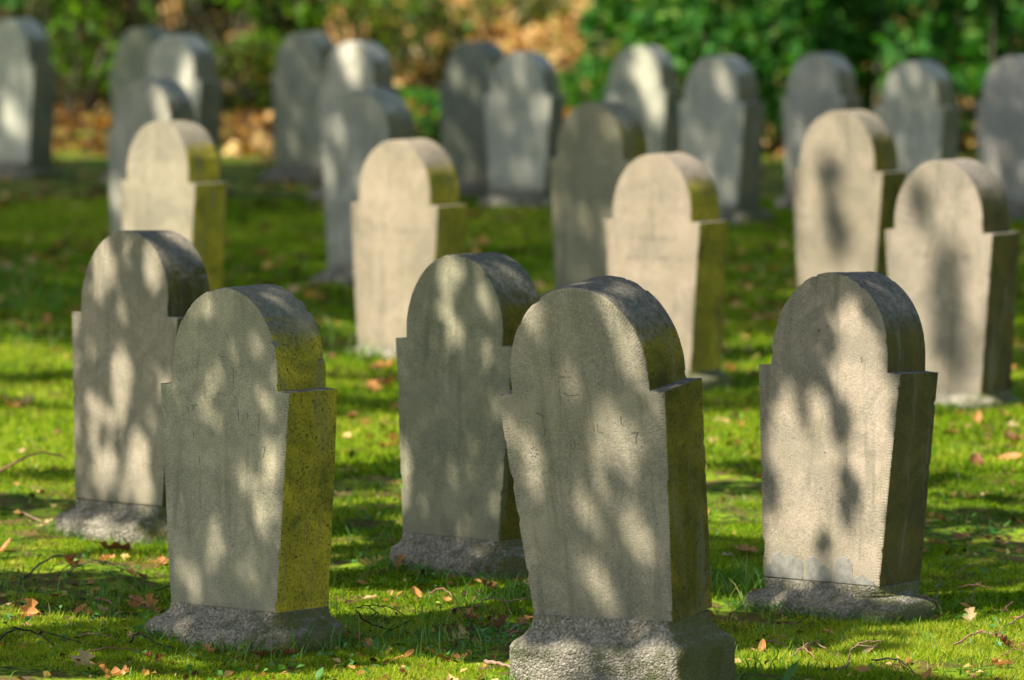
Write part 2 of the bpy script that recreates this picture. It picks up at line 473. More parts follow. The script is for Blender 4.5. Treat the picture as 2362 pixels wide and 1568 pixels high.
def slab_mesh(seed, step=0.008, chip=1.0):
    pts = []
    def seg(a, b):
        n = max(1, int(math.dist(a, b) / step))
        for i in range(n): pts.append((a[0] + (b[0] - a[0]) * i / n, a[1] + (b[1] - a[1]) * i / n))
    seg((-WB, 0), (WB, 0)); seg((WB, 0), (WS, SH)); seg((WS, SH), (WA, SH + 0.002)); seg((WA, SH + 0.002), (WA, ZC))
    n = int(math.pi * 0.19 / step)
    for i in range(n):
        a = math.pi * i / n
        pts.append((WA * math.cos(a), ZC + HB * math.sin(a)))
    seg((-WA, ZC), (-WA, SH + 0.002)); seg((-WA, SH + 0.002), (-WS, SH)); seg((-WS, SH), (-WB, 0))
    P = np.array(pts); N = len(P)
    d = np.roll(P, -1, 0) - np.roll(P, 1, 0)
    nr = np.stack([d[:, 1], -d[:, 0]], 1); nr /= np.linalg.norm(nr, axis=1)[:, None] + 1e-9
    layers = [(0.0, 0.0045), (0.0012, 0.0014), (0.0045, 0)] + [(TH * k / 9, 0) for k in range(1, 9)] + [(TH - 0.0045, 0), (TH - 0.001, 0.0012), (TH, 0.0045)]
    V = []
    for li, (dy, ins) in enumerate(layers):
        rough = 0.0016 * fbm(P[:, 0] * 14 + seed, P[:, 1] * 14, dy * 14, seed, 2)
        edge = 1.0 if (li < 4 or li > len(layers) - 5) else 0.25
        ch = (P[:, 1] > .012) * np.maximum(0, fbm(P[:, 0] * 45, P[:, 1] * 45 + seed, dy * 20, seed + 3, 2) - 0.25) * 0.012 * edge * chip
        q = P + nr * (rough - ins - ch)[:, None]
        # the foot is a touch thicker than the head
        yy = (-TH / 2 + dy) * (1.10 - 0.12 * q[:, 1] / H0)
        V.append(np.stack([q[:, 0], yy, q[:, 1]], 1))
    V = np.concatenate(V)
    f = []
    L = len(layers)
    for k in range(L - 1):
        for i in range(N):
            j = (i + 1) % N
            f.append((k * N + i, k * N + j, (k + 1) * N + j, (k + 1) * N + i))
    f.append(tuple(range(N))[::-1]); f.append(tuple((L - 1) * N + i for i in range(N)))
    me = py_mesh('slab', V, f, True, 35)
    me.polygons[len(f) - 1].use_smooth = False; me.polygons[len(f) - 2].use_smooth = False
    return me

def plinth_mesh(seed, z0, spread=0.065, rough=0.012, around=150, boxy=5.0, block=False):
    prof = [(0.0, -.004), (0.0, .003), (.08, .004), (.17, .008), (.20, .014), (.27, .45 * spread), (.36, .88 * spread), (.42, spread), (.6, 1.02 * spread), (1.0, 1.06 * spread), (1.8, 1.08 * spread)] if block else [(0.0, -0.004), (0.0, 0.003), (0.10, 0.006), (0.20, 0.010), (0.30, 0.022), (0.42, 0.55 * spread), (0.52, 0.8 * spread), (0.66, 0.95 * spread),
            (0.8, spread), (1.0, 1.03 * spread), (1.3, 1.05 * spread), (1.8, spread)]
    V = []
    hx, hy = WB + 0.004, TH * 0.55 + 0.004
    # refine profile
    PR = []
    for (a, b), (c, d) in zip(prof[:-1], prof[1:]):
        for k in range(3): PR.append((a + (c - a) * k / 3, b + (d - b) * k / 3))
    PR.append(prof[-1])
    for zf, e in PR:
        for k in range(around):
            t = 2 * math.pi * k / around
            c, s = math.cos(t), math.sin(t)
            ex = 2 / (boxy + 5 * max(0, 0.3 - zf) * 4)
            x = math.copysign(abs(c) ** ex, c); y = math.copysign(abs(s) ** ex, s)
            V.append((x * (hx + e), y * (hy + e), z0 * (1 - zf) + .003 if zf <= 1 else -0.12 * (zf - 1)))
    V = np.array(V)
    amt = np.repeat([min(1.0, max(0.1, zf * 2.5)) for zf, e in PR], around)
    dirn = np.stack([V[:, 0], V[:, 1] * 1.5, np.full(len(V), 0.02)], 1); dirn /= np.linalg.norm(dirn, axis=1)[:, None]
    n1 = fbm(V[:, 0] * 9 + seed, V[:, 1] * 9, V[:, 2] * 9, seed, 3)
    n2 = fbm(V[:, 0] * 45, V[:, 1] * 45 + seed, V[:, 2] * 45, seed + 5, 2)
    V = V + dirn * ((n1 * rough * 1.6 + n2 * rough * 0.35) * amt)[:, None]
    V[:, 2] += amt * n1 * rough * 0.9
    f = []
    L = len(PR)
    for k in range(L - 1):
        for i in range(around):
            j = (i + 1) % around
            f.append((k * around + i, (k + 1) * around + i, (k + 1) * around + j, k * around + j))
    f.append(tuple(range(around)))
    return py_mesh('plinth', V, f, True, 60)

def strokes(slab, marks, name='engraved_mark', w=0.0016, joined=False):
    """short engraved strokes on the face; coordinates in metres on the slab, x right, z up"""
    out = []
    for m in marks:
        parts = []
        for sub in (m if isinstance(m, list) else [m]):
            pts = sub[0]; ww = sub[1] if len(sub) > 1 else w
            for (a, b) in zip(pts[:-1], pts[1:]):
                a = np.array(a); b = np.array(b); d = b - a; L = np.linalg.norm(d) + 1e-6; d /= L
                nrm = np.array([-d[1], d[0]]) * ww / 2
                q = [a - nrm, b - nrm * 0.7, b + nrm * 0.7, a + nrm]
                v = []
                for sgn in (-0.0006, 0.001):
                    for (x, z) in q:
                        v.append((x, (-TH / 2) * (1.10 - 0.12 * z / H0) + sgn, z))
                parts.append((v, [(0, 1, 2, 3), (0, 4, 5, 1), (1, 5, 6, 2), (2, 6, 7, 3), (3, 7, 4, 0)]))
        out.append(parts)
    if joined: out = [[p for q in out for p in q]]
    for parts in out:
        v, f = merge(parts)
        o = link(name, py_mesh(name, v, f, False), M_mark, slab)
        if joined: o['kind'] = 'stuff'

# x, y of the foot of the face, height of the face, yaw, lean forward, roll to the left, plinth height, tint with row light, algae with side shade, label
G_ROW = 'matching round topped gravestones standing in rows'
BE = (1.0, 1.0, 1.0)
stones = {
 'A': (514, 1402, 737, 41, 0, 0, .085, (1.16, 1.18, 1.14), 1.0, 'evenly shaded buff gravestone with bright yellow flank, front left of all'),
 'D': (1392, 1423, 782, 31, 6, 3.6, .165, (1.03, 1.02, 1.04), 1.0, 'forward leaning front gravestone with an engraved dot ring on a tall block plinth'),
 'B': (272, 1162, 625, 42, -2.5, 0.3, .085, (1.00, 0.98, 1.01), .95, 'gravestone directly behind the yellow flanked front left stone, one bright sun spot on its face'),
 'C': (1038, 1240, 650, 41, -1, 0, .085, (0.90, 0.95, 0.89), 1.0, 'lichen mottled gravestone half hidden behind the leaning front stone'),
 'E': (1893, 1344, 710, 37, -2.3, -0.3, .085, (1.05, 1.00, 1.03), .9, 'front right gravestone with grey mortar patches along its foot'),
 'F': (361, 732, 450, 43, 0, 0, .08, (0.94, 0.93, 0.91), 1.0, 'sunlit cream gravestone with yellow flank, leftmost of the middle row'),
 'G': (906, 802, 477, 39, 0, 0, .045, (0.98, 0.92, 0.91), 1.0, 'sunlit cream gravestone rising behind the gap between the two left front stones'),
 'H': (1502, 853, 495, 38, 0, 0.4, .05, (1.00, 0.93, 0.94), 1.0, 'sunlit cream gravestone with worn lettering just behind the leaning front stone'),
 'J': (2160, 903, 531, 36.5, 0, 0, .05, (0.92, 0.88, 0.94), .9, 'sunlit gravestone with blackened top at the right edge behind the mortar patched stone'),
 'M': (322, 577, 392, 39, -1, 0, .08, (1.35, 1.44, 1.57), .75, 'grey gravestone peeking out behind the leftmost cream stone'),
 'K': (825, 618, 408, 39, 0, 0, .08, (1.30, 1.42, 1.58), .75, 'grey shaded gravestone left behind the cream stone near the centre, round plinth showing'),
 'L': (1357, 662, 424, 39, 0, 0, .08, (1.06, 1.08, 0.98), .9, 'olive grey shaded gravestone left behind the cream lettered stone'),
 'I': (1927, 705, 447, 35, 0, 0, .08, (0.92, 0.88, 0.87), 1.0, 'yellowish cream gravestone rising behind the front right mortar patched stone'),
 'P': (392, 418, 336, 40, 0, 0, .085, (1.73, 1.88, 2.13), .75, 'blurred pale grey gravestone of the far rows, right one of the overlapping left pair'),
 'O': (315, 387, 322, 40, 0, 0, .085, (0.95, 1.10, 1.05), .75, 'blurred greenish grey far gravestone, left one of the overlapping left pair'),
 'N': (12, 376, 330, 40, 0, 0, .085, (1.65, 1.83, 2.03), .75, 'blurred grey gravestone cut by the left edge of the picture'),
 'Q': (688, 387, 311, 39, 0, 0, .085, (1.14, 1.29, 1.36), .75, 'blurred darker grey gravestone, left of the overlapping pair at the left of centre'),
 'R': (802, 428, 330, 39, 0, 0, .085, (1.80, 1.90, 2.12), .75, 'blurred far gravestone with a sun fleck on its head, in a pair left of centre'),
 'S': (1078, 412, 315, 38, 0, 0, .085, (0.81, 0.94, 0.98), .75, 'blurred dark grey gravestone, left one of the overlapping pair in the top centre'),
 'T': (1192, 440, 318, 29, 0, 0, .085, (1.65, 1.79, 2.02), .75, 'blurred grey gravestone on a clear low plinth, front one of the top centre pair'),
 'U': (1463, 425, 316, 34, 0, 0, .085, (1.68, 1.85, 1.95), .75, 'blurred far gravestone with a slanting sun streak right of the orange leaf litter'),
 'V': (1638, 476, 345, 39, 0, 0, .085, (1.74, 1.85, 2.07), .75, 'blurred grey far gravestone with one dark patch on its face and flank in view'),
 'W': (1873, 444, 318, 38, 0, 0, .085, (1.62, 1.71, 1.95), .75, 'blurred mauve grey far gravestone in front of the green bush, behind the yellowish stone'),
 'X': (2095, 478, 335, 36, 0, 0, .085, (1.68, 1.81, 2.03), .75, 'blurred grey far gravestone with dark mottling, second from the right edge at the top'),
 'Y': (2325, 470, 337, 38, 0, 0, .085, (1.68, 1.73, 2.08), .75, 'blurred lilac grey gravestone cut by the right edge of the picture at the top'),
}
STONE = {}
for si, (key, (px, py, hp, th, fwd, roll, z0, tint, algae_shade, label)) in enumerate(stones.items()):
    P0 = at(px, py, z0 + (float(ground_z(0, 0)) * 0))
    _, _, zc = project(np.array(P0))
    s = hp * zc / (F * math.cos(PITCH)) / H0
    yaw = -R(th)
    for _ in range(3):                                  # the plinth stands on the local ground
        g = float(ground_z(P0.x + .05, P0.y + .06))
        P0 = at(px, py, z0 + g)
    _, _, zc = project(np.array(P0))
    s = hp * zc / (F * math.cos(PITCH)) / H0
    back = Vector((math.sin(R(th)), math.cos(R(th)), 0)) * (TH * 0.55 * s)
    base = P0 + back - Vector((0, 0, z0))
    e = empty('gravestone', base, yaw); e.scale = (s, s, s)
    tag(e, label, 'gravestone', G_ROW)
    front = key in 'ADBCE'
    sl = link('slab', slab_mesh(si * 7 + 1, 0.006 if front else 0.012, 1.0 if front else 0.6), M_slab, e)
    sl.location = (0, 0, z0 / s)
    sl.rotation_euler = (R(fwd), -R(roll), 0)
    if key == 'D': sl.scale = (1.03, 1, 1)
    sl.color = (*tint, algae_shade)
    sl.pass_index = {'A': 150, 'F': 165, 'G': 150, 'H': 130, 'D': 64, 'B': 36, 'C': 48, 'E': 34, 'J': 30, 'I': 60, 'L': 70}.get(key, 42) + 1000 * {'A': 5, 'B': 5, 'C': 6, 'D': 7, 'E': 7, 'J': 4, 'F': 1, 'G': 1, 'H': 2, 'I': 2, 'L': 2}.get(key, 0)  # flank brightness holds each stone's bounce light and shade; thousands set the crust
    sp, bx = {'A': (.058, 4), 'D': (.046, 12), 'B': (.07, 3.2), 'C': (.055, 3.5), 'E': (.07, 3)}.get(key, (.045 if key in 'FGHJI' else .072, 5))
    pl = link('plinth', plinth_mesh(si * 5 + 2, z0 / s, sp, .006 if key == 'D' else .013, 150 if front else 80, bx, key == 'D'), M_plinth, e)
    if key == 'D': pl.rotation_euler = (R(2.0), -R(1.0), 0); sl.location.z -= .005
    STONE[key] = (e, sl, base, s, R(th), z0)
bpy.context.view_layer.update()

# worn engraving: only the fragments that still read
def ring(cx, cz, r, n=7):
    return [([(cx + r * math.cos(a) * .62, cz + r * math.sin(a)), (cx + r * math.cos(a) * 1.0, cz + r * math.sin(a) * 1.45)], .0034) for a in [2 * math.pi * k / n + .5 for k in range(n)]]
def arc(cx, cz, rx, rz, a0=0, a1=360, n=12, w=.0012):
    return ([(cx + rx * math.cos(R(a0 + (a1 - a0) * k / n)), cz + rz * math.sin(R(a0 + (a1 - a0) * k / n))) for k in range(n + 1)], w)
A, Dd, Ee = STONE['A'][1], STONE['D'][1], STONE['E'][1]
strokes(A, [([(-.118, .472), (-.116, .462)], .003), ([(-.106, .478), (-.098, .476), (-.101, .466)], .003), ([(-.096, .480), (-.088, .478)], .003),
            ([(.047, .473), (.048, .448)], .0026), ([(.113, .470), (.114, .432)], .0013), ([(.077, .468), (.077, .455)], .0014),
            ([(.122, .392), (.135, .392), (.127, .366)], .0022), ([(-.10, .415), (-.097, .400)], .002), ([(-.08, .355), (-.077, .342)], .002),
            ([(.086, .416), (.094, .422), (.102, .415)], .002), ([(-.022, .600), (.002, .598)], .0014), ([(-.020, .510), (.006, .507)], .0014), ([(.030, .575), (.030, .535)], .0011),
            ([(.002, .655), (.022, .630)], .0010)])
strokes(Dd, [ring(-.133, .392, .009),
            ([(-.118, .481), (-.105, .477), (-.103, .470)], .0028), [([(-.035, .518), (-.004, .520)], .0016), ([(-.04, .527), (-.035, .518)], .0014)],
            arc(-.032, .408, .006, .011, w=.0013), ([(.025, .452), (.025, .436)], .0013), ([(.034, .455), (.034, .434), (.046, .434)], .0013),
            ([(.094, .470), (.094, .454), (.101, .446)], .0024), [([(.117, .432), (.133, .432), (.126, .418), (.127, .404)], .0028), ([(.138, .402), (.139, .398)], .005)],
            ([(-.10, .452), (-.10, .430)], .0011), ([(-.10, .415), (-.10, .395)], .0011), ([(-.052, .497), (-.052, .56), (-.02, .56)], .0008)])
strokes(Ee, [([(-.005, .32), (.0, .318)], .004), ([(.062, .31), (.064, .300)], .002), ([(-.036, .618), (-.030, .612)], .008), ([(.095, .56), (.097, .545)], .003)])
# rows of worn lettering on the sunlit stones: broken upright scratches, no readable characters
def worn_rows(key, rows, wd=.11, seed=3, w=.0022):
    rs = random.Random(seed); mk = []
    for z, h, x0, x1 in rows:
        x = x0
        while x < x1:
            if rs.random() < .75:
                hh = h * rs.uniform(.4, 1); mk.append(([(x, z), (x + rs.uniform(-.002, .002), z + hh)], w * rs.uniform(.6, 1.3)))
            if rs.random() < .3: mk.append(([(x, z + rs.choice([0, h])), (x + .008, z + rs.choice([0, h]))], w))
            x += rs.uniform(.008, .014)
    strokes(STONE[key][1], mk, 'worn_lettering', joined=True)
worn_rows('H', [(.455, .022, -.125, .10), (.385, .022, -.11, .13)], seed=4)
worn_rows('G', [(.42, .02, .03, .13)], seed=5, w=.0016)
worn_rows('J', [(.44, .02, -.11, -.04), (.44, .02, .04, .12)], seed=6)
worn_rows('T', [(.45, .03, -.12, .12)], seed=8, w=.003)

# mortar repair on the foot of the front right stone
def patch(outline):
    yf = lambda z: (-TH / 2) * (1.10 - 0.12 * z / H0)
    top = spline([(x, 0, z) for x, z in outline], 6)
    jr = random.Random(len(outline))
    ringp = [(p.x + jr.uniform(-.0015, .0015), max(.0015, p.z + jr.uniform(-.002, .002) * (p.z > .006))) for p in top]
    n = len(ringp); cx = sum(p[0] for p in ringp) / n
    v = [(x, yf(z) + .001, z) for x, z in ringp] + [(cx + (x - cx) * .975, yf(z) - .0012, max(.002, z * .96)) for x, z in ringp]
    f = [tuple(range(n, 2 * n))[::-1]] + [(k, k + n, (k + 1) % n + n, (k + 1) % n) for k in range(n)]
    return py_mesh('mortar_patch', v, f, False)
for ol in ([(-.165, .002), (-.166, .030), (-.150, .038), (-.146, .058), (-.125, .066), (-.108, .056), (-.092, .066), (-.078, .050), (-.060, .054), (-.052, .030), (-.054, .002)],
           [(-.047, .002), (-.046, .040), (-.034, .060), (-.012, .058), (.004, .044), (.024, .036), (.030, .018), (.030, .002)],
           [(.036, .002), (.036, .040), (.050, .064), (.078, .064), (.090, .050), (.094, .024), (.112, .020), (.124, .028), (.138, .016), (.156, .012), (.160, .002)]):
    link('mortar_patch', patch(ol), M_mortar, Ee)

# ------------------------------------------------------------------ leaf clouds
def leaf_cloud(P, size, tilt=0.6, wid=0.42, seed=0, quad_only=False):
    """diamond leaves folded on the midrib; P (n,3), size (n,)"""
    g = np.random.default_rng(seed); n = len(P)
    az = g.uniform(0, 2 * np.pi, n); el = g.normal(0, tilt, n)
    d = np.stack([np.cos(az) * np.cos(el), np.sin(az) * np.cos(el), np.sin(el)], 1)
    up = np.stack([g.normal(0, tilt, n), g.normal(0, tilt, n), np.ones(n)], 1)
    sd = np.cross(d, up); sd /= np.linalg.norm(sd, axis=1)[:, None] + 1e-9
    nn = np.cross(sd, d)
    s = size[:, None]
    a = P - d * s * .5; b = P + d * s * .5 - nn * s * .08
    l = P - d * s * .05 + sd * s * wid + nn * s * .10; r = P - d * s * .05 - sd * s * wid + nn * s * .10
    V = np.stack([a, r, b, l], 1).reshape(-1, 3)
    i = np.arange(n)[:, None] * 4
    f = np.concatenate([i + [0, 1, 2], i + [0, 2, 3]], 0)
    rnd = np.repeat(g.uniform(0, 1, n), 4)
    return V, f, rnd

def perp(p):
    """coordinates of points on the plane at right angles to the sun"""
    p = np.asarray(p, float)
    s = np.array(S)
    u = np.cross([0, 0, 1], s); u /= np.linalg.norm(u); v = np.cross(s, u)
    return np.stack([p @ u, p @ v], -1)

def face_pt(key, fx, fz):
    """point on a stone's face; fx -1..1, fz 0..1"""
    e, sl, base, s, th, z0 = STONE[key]
    x = fx * WB * s; z = z0 + fz * H0 * s
    w = base + Vector((math.cos(th) * x, -math.sin(th) * x, z)) - Vector((math.sin(th), math.cos(th), 0)) * TH * .5 * s
    return w

# where the photograph shows sun reaching through the leaves (point, radius) and where it is held back
holes = []
def hole(key, fx, fz, r): holes.append((*perp(np.array(face_pt(key, fx, fz))), r * {'A': .56, 'B': .9, 'C': .75, 'D': .72, 'E': .80}.get(key, 1)))
shade = []
fleck = []
def dark(key, fx, fz, r): shade.append((*perp(np.array(face_pt(key, fx, fz))), r))
for a in [(-.05, .53, .035), (-.05, .45, .045), (-.6, .90, .05), (.55, .93, .045), (-.35, .12, .045), (.55, .06, .05), (.35, .22, .03), (-.5, .35, .03), (1.0, .45, .03)]: hole('B', *a)
for a in [(-.1, .95, .05), (-.1, .77, .04), (.55, .86, .025), (-.95, .2, .04)]: hole('C', *a)
for a in [(-.72, .78, .05), (-.25, .93, .03), (.55, .78, .04), (.75, .68, .045), (.3, .50, .03), (.62, .42, .035), (-.8, .38, .035), (-.1, .25, .035), (.7, .2, .035), (.05, .06, .04), (-.2, .6, .025), (.2, .32, .025), (.95, .6, .025), (.2, .95, .03)]: hole('D', *a)
for a in [(.35, .86, .06), (.5, .76, .06), (.25, .72, .05), (-.8, .52, .05), (-.75, .42, .06), (-.1, .46, .06), (.8, .52, .07), (-.45, .24, .075), (-.7, .12, .06), (.85, .36, .07), (.0, .26, .06), (-.4, .06, .07), (.85, .18, .07), (.8, .04, .07), (.35, .05, .05), (-.2, .60, .03), (.9, .66, .05), (-.15, .36, .05), (.55, .44, .035)]: hole('E', *a)
for a in [(-.35, .95, .035), (-.1, .18, .04), (.75, .33, .045), (.95, .5, .03), (.95, .42, .03), (-.12, .70, .035), (-.1, .57, .025), (.62, .82, .035), (-.6, .06, .03), (.9, .62, .02)]: hole('A', *a)
for k in ('F', 'G', 'H', 'J', 'I'):
    for fz in (.1, .3, .5, .7, .9, 1.0): holes.append((*perp(np.array(face_pt(k, .15, fz))), .22 if k != 'I' else .19))
hole('R', 0, .93, .07); hole('U', .5, .85, .045); hole('U', .65, .7, .05); hole('U', .8, .55, .05); hole('P', .6, .7, .05); hole('M', .85, .85, .05); hole('M', .9, .7, .05); hole('V', .55, .8, .04); hole('N', .2, .3, .06)
for key_ in 'ABCDE':
    for fx_ in (-.85, -.3, .3, .85):
        for fz in (.04, .18, .32, .46, .60, .74, .88, .98): dark(key_, fx_, fz, .10)
dark('E', .25, .6, .09); dark('E', .45, .38, .07); dark('E', .2, .2, .06); dark('E', -.3, .85, .11); dark('C', 0, .5, .16); dark('C', -.5, .8, .08); dark('C', 0, .25, .15)
dark('B', .6, .55, .08); dark('B', .6, .3, .08); dark('B', -.25, .96, .035); dark('D', -.3, .7, .1); dark('D', -.4, .2, .1); dark('D', .2, .6, .07)
for kk_, fx_, fz_, r_ in [('J', .25, .38, .05), ('J', .35, .5, .045), ('J', .2, .25, .05), ('I', -.1, .6, .05), ('I', .1, .35, .05), ('H', .4, .3, .03), ('J', -.4, .8, .03)]:
    fleck.append((*perp(np.array(face_pt(kk_, fx_, fz_))), r_))
for fz in (.35, .55, .75): dark('L', 0, fz, .2); dark('K', 0, fz, .2)
for px_, py_, Y_, r_ in [(450, 10, 44, .3), (680, 10, 45, .35), (560, 20, 45, .22), (190, 110, 45, .3), (390, 40, 44, .25), (860, 10, 50, .3), (1500, 20, 52, .3), (1340, 140, 52, .7), (1300, 60, 60, .8), (1150, 60, 58, .8), (1000, 60, 56, .7), (930, 150, 50, .5), (980, 200, 47, .35), (1200, 20, 66, .8), (850, 60, 54, .5), (1380, 60, 58, .5), (610, 120, 44.6, .16), (1750, 90, 38.8, .2), (1900, 60, 39.2, .3),
                         (2030, 50, 39.2, .3), (2120, 100, 39, .25), (2340, 60, 38.4, .35), (2280, 150, 38.2, .2), (2200, 40, 38.6, .2), (185, 275, 43, .16), (150, 160, 43, .10)]:
    holes.append((*perp(np.array(beside(px_, py_, Y_))), r_))
holes = np.array(holes); shade = np.array(shade)

# crowns above the graves; heights are well above the eye of the camera
s3 = np.array(S)
def crown_points(n, x0, x1, y0, y1, tmin, tmax, dens, freq, seed, leaf):
    g = np.random.default_rng(seed)
    rec = np.stack([g.uniform(x0, x1, n), g.uniform(y0, y1, n), g.uniform(0, .7, n)], 1)    # what the leaf shades
    q = perp(rec)
    nz = fbm(q[:, 0] * freq, q[:, 1] * freq, 0, seed, 2)
    thr = dens(rec, q)
    keep = nz > thr
    for (a, b, r) in shade:
        keep |= (q[:, 0] - a) ** 2 + (q[:, 1] - b) ** 2 < r * r
    for (a, b, r) in holes:
        keep &= (q[:, 0] - a) ** 2 + (q[:, 1] - b) ** 2 > (r + leaf * .12) ** 2
    for (a, b, r) in fleck:
        keep |= (q[:, 0] - a) ** 2 + (q[:, 1] - b) ** 2 < r * r
    rec = rec[keep]
    t = g.uniform(tmin, tmax, len(rec))
    return rec + s3 * t[:, None]

def gproj(rec):
    k_ = rec[:, 2] / s3[2]
    return rec[:, 0] - s3[0] * k_, rec[:, 1] - s3[1] * k_

def d_near(rec, q):
    # share of shade: heavier round the front stones, open glade by the middle row
    x, y = gproj(rec)
    band = 1.15 * fbm(x * .75, y * 2.4, 0, 606, 2)
    return -0.10 + band + 0.75 * smooth(18.9, 20.4, y)
near = crown_points(84000, -2.0, 2.6, 12.6, 20.8, 3.6, 6.0, d_near, 3.4, 5, .07)
def d_far(rec, q):
    x, y = gproj(rec)
    return -0.90 + 0.80 * smooth(26.5, 23.0, y) + (1.15 - .75 * smooth(25.5, 28.0, y)) * fbm(x * .8, y * 1.3, 0, 88, 2) + 0.5 * smooth(35.5, 38.0, rec[:, 1])
far = crown_points(110000, -4.2, 5.0, 21.3, 38.0, 7.5, 11.5, d_far, 1.6, 9, .11)
# woodland beyond the graves, open over the sunny litter in the middle
def d_wood(rec, q):
    x, y = rec[:, 0], rec[:, 1]
    glade = np.exp(-((x + .2 - (y - 45) * .01) / (1.9 + (y - 45) * .03)) ** 4)
    return -0.62 + 1.12 * glade + 0.45 * smooth(44, 41, y) * smooth(.6, 1.2, x)
wood = crown_points(16000, -8.0, 9.0, 38.0, 76.0, 10.5, 16.0, d_wood, .9, 13, .3)

def tree(loc, crowns, label, h=9.0, r=.2, lean=(0, 0), seed=0, mat=M_canopy, group='trees shading the graveyard', bark=None):
    """crowns: leaf points already in world space; limbs reach into them"""
    g = random.Random(seed)
    e = empty('tree', loc)
    tag(e, label, 'tree', group)
    L = Vector(loc)
    top = Vector((lean[0], lean[1], h))
    tr = spline([(0, 0, -.3), (0.02, 0, .0), (.05 + lean[0] * .15, .03, h * .3), (lean[0] * .5, lean[1] * .5, h * .65), top], 6)
    n = len(tr)
    v, f = tube_data(tr, [r * (1.35 if i == 0 else 1.25 if i < 3 else 1) * (1 - .7 * i / n) for i in range(n)], 14)
    link('trunk', py_mesh('trunk', v, f), bark or M_bark, e)
    P, sz = crowns
    if len(P):
        parts = []
        ids = [g.randrange(len(P)) for _ in range(26)]
        for i in ids:
            tgt = Vector(P[i]) - L
            s0 = tr[int(n * g.uniform(.35, .8))]
            mid = s0.lerp(tgt, .5) + Vector((g.uniform(-.3, .3), g.uniform(-.3, .3), .5))
            pl = spline([s0, mid, tgt], 6)
            w_ = perp(np.array([tuple(q + L) for q in pl]))
            if (((w_[:, None, 0] - holes[None, :, 0]) ** 2 + (w_[:, None, 1] - holes[None, :, 1]) ** 2) < (holes[None, :, 2] + .03) ** 2).any(): continue
            parts.append(tube_data(pl, [max(.005, r * .2 * (1 - k / len(pl))) for k in range(len(pl))], 6))
        v, f = merge(parts or [tube_data([tr[-2], tr[-1]], .02, 5)])
        link('limbs', py_mesh('limbs', v, f), M_bark, e)
        V, fc, rnd = leaf_cloud(P - np.array(loc), sz, .7, .42, seed)
        link('crown', np_mesh('crown', V, fc, rnd), mat, e)
    return e

def split_trees(P, trunks):
    T = np.array([t[:2] for t in trunks])
    d = ((P[:, None, :2] - T[None]) ** 2).sum(-1)
    return d.argmin(1)
trunks_near = [(-5.4, 9.6), (-6.6, 15.8), (2.9, 11.4)]
k = split_trees(near, trunks_near)
labs = ['tall leafy tree standing outside the left edge, its low boughs dappling the front stones',
        'broad leafy tree outside the left edge, level with the second row of stones',
        'leafy tree outside the right edge beside the camera path']
for i, (x, y) in enumerate(trunks_near):
    p = near[k == i]
    tree((x, y, float(ground_z(x, y))), (p, rng.uniform(.055, .085, len(p))), labs[i], 5.5, .16, (1.0 if x < 0 else -.6, 0.4), i)
trunks_far = [(-9.0, 20.5), (-9.0, 28.5), (-8.0, 24.0), (4.9, 30.0)]
k = split_trees(far, trunks_far)
labs = ['big leafy tree far outside the left edge, shading the far rows', 'big leafy tree outside the left edge, level with the far rows',
        'leafy tree outside the left edge level with the middle row of stones', 'leafy tree outside the right edge level with the far rows']
for i, (x, y) in enumerate(trunks_far):
    p = far[k == i]
    tree((x, y, float(ground_z(x, y))), (p, rng.uniform(.09, .14, len(p))), labs[i], 8.5, .24, (1.0 if x < 0 else -1.0, .5), 10 + i)

# ------------------------------------------------------------------ wood behind: trunks in view
wt = [(610, 205, 'brown', .10), (965, 150, 'pale', .075), (1205, 60, 'pale', .09), (1378, 130, 'pale', .085), (1585, 160, 'dark', .22), (330, 150, 'dark', .15), (110, 160, 'dark', .12),
      (1890, 120, 'dark', .20), (2210, 110, 'dark', .16)]
wl = ['slim brown blurred tree trunk between the two left far gravestone pairs', 'slim pale blurred trunk left of the dark pair in the top centre',
      'thin pale blurred trunk at the top edge above the centre pair', 'sunny yellowish blurred trunk beside the bright orange leaf litter',
      'thick dark blurred trunk behind the sun streaked far stone', 'dark blurred trunk above the overlapping left pair', 'dark blurred trunk right of the left edge stone',
      'thick dark blurred trunk behind the green bush', 'dark blurred trunk behind the bush near the right edge']
locs = [on_ground(x, y) for x, y, _, _ in wt]
kk = split_trees(wood, [(l.x - 6, l.y - 3) for l in locs])
for i, ((x, y, c, r), l) in enumerate(zip(wt, locs)):
    p = wood[kk == i]
    tree(l, (p, rng.uniform(.24, .36, len(p))), wl[i], 10, r, (-.4, .3), 30 + i, group='trees of the wood behind the graves', bark=M_bark_pale if c == 'pale' else None)

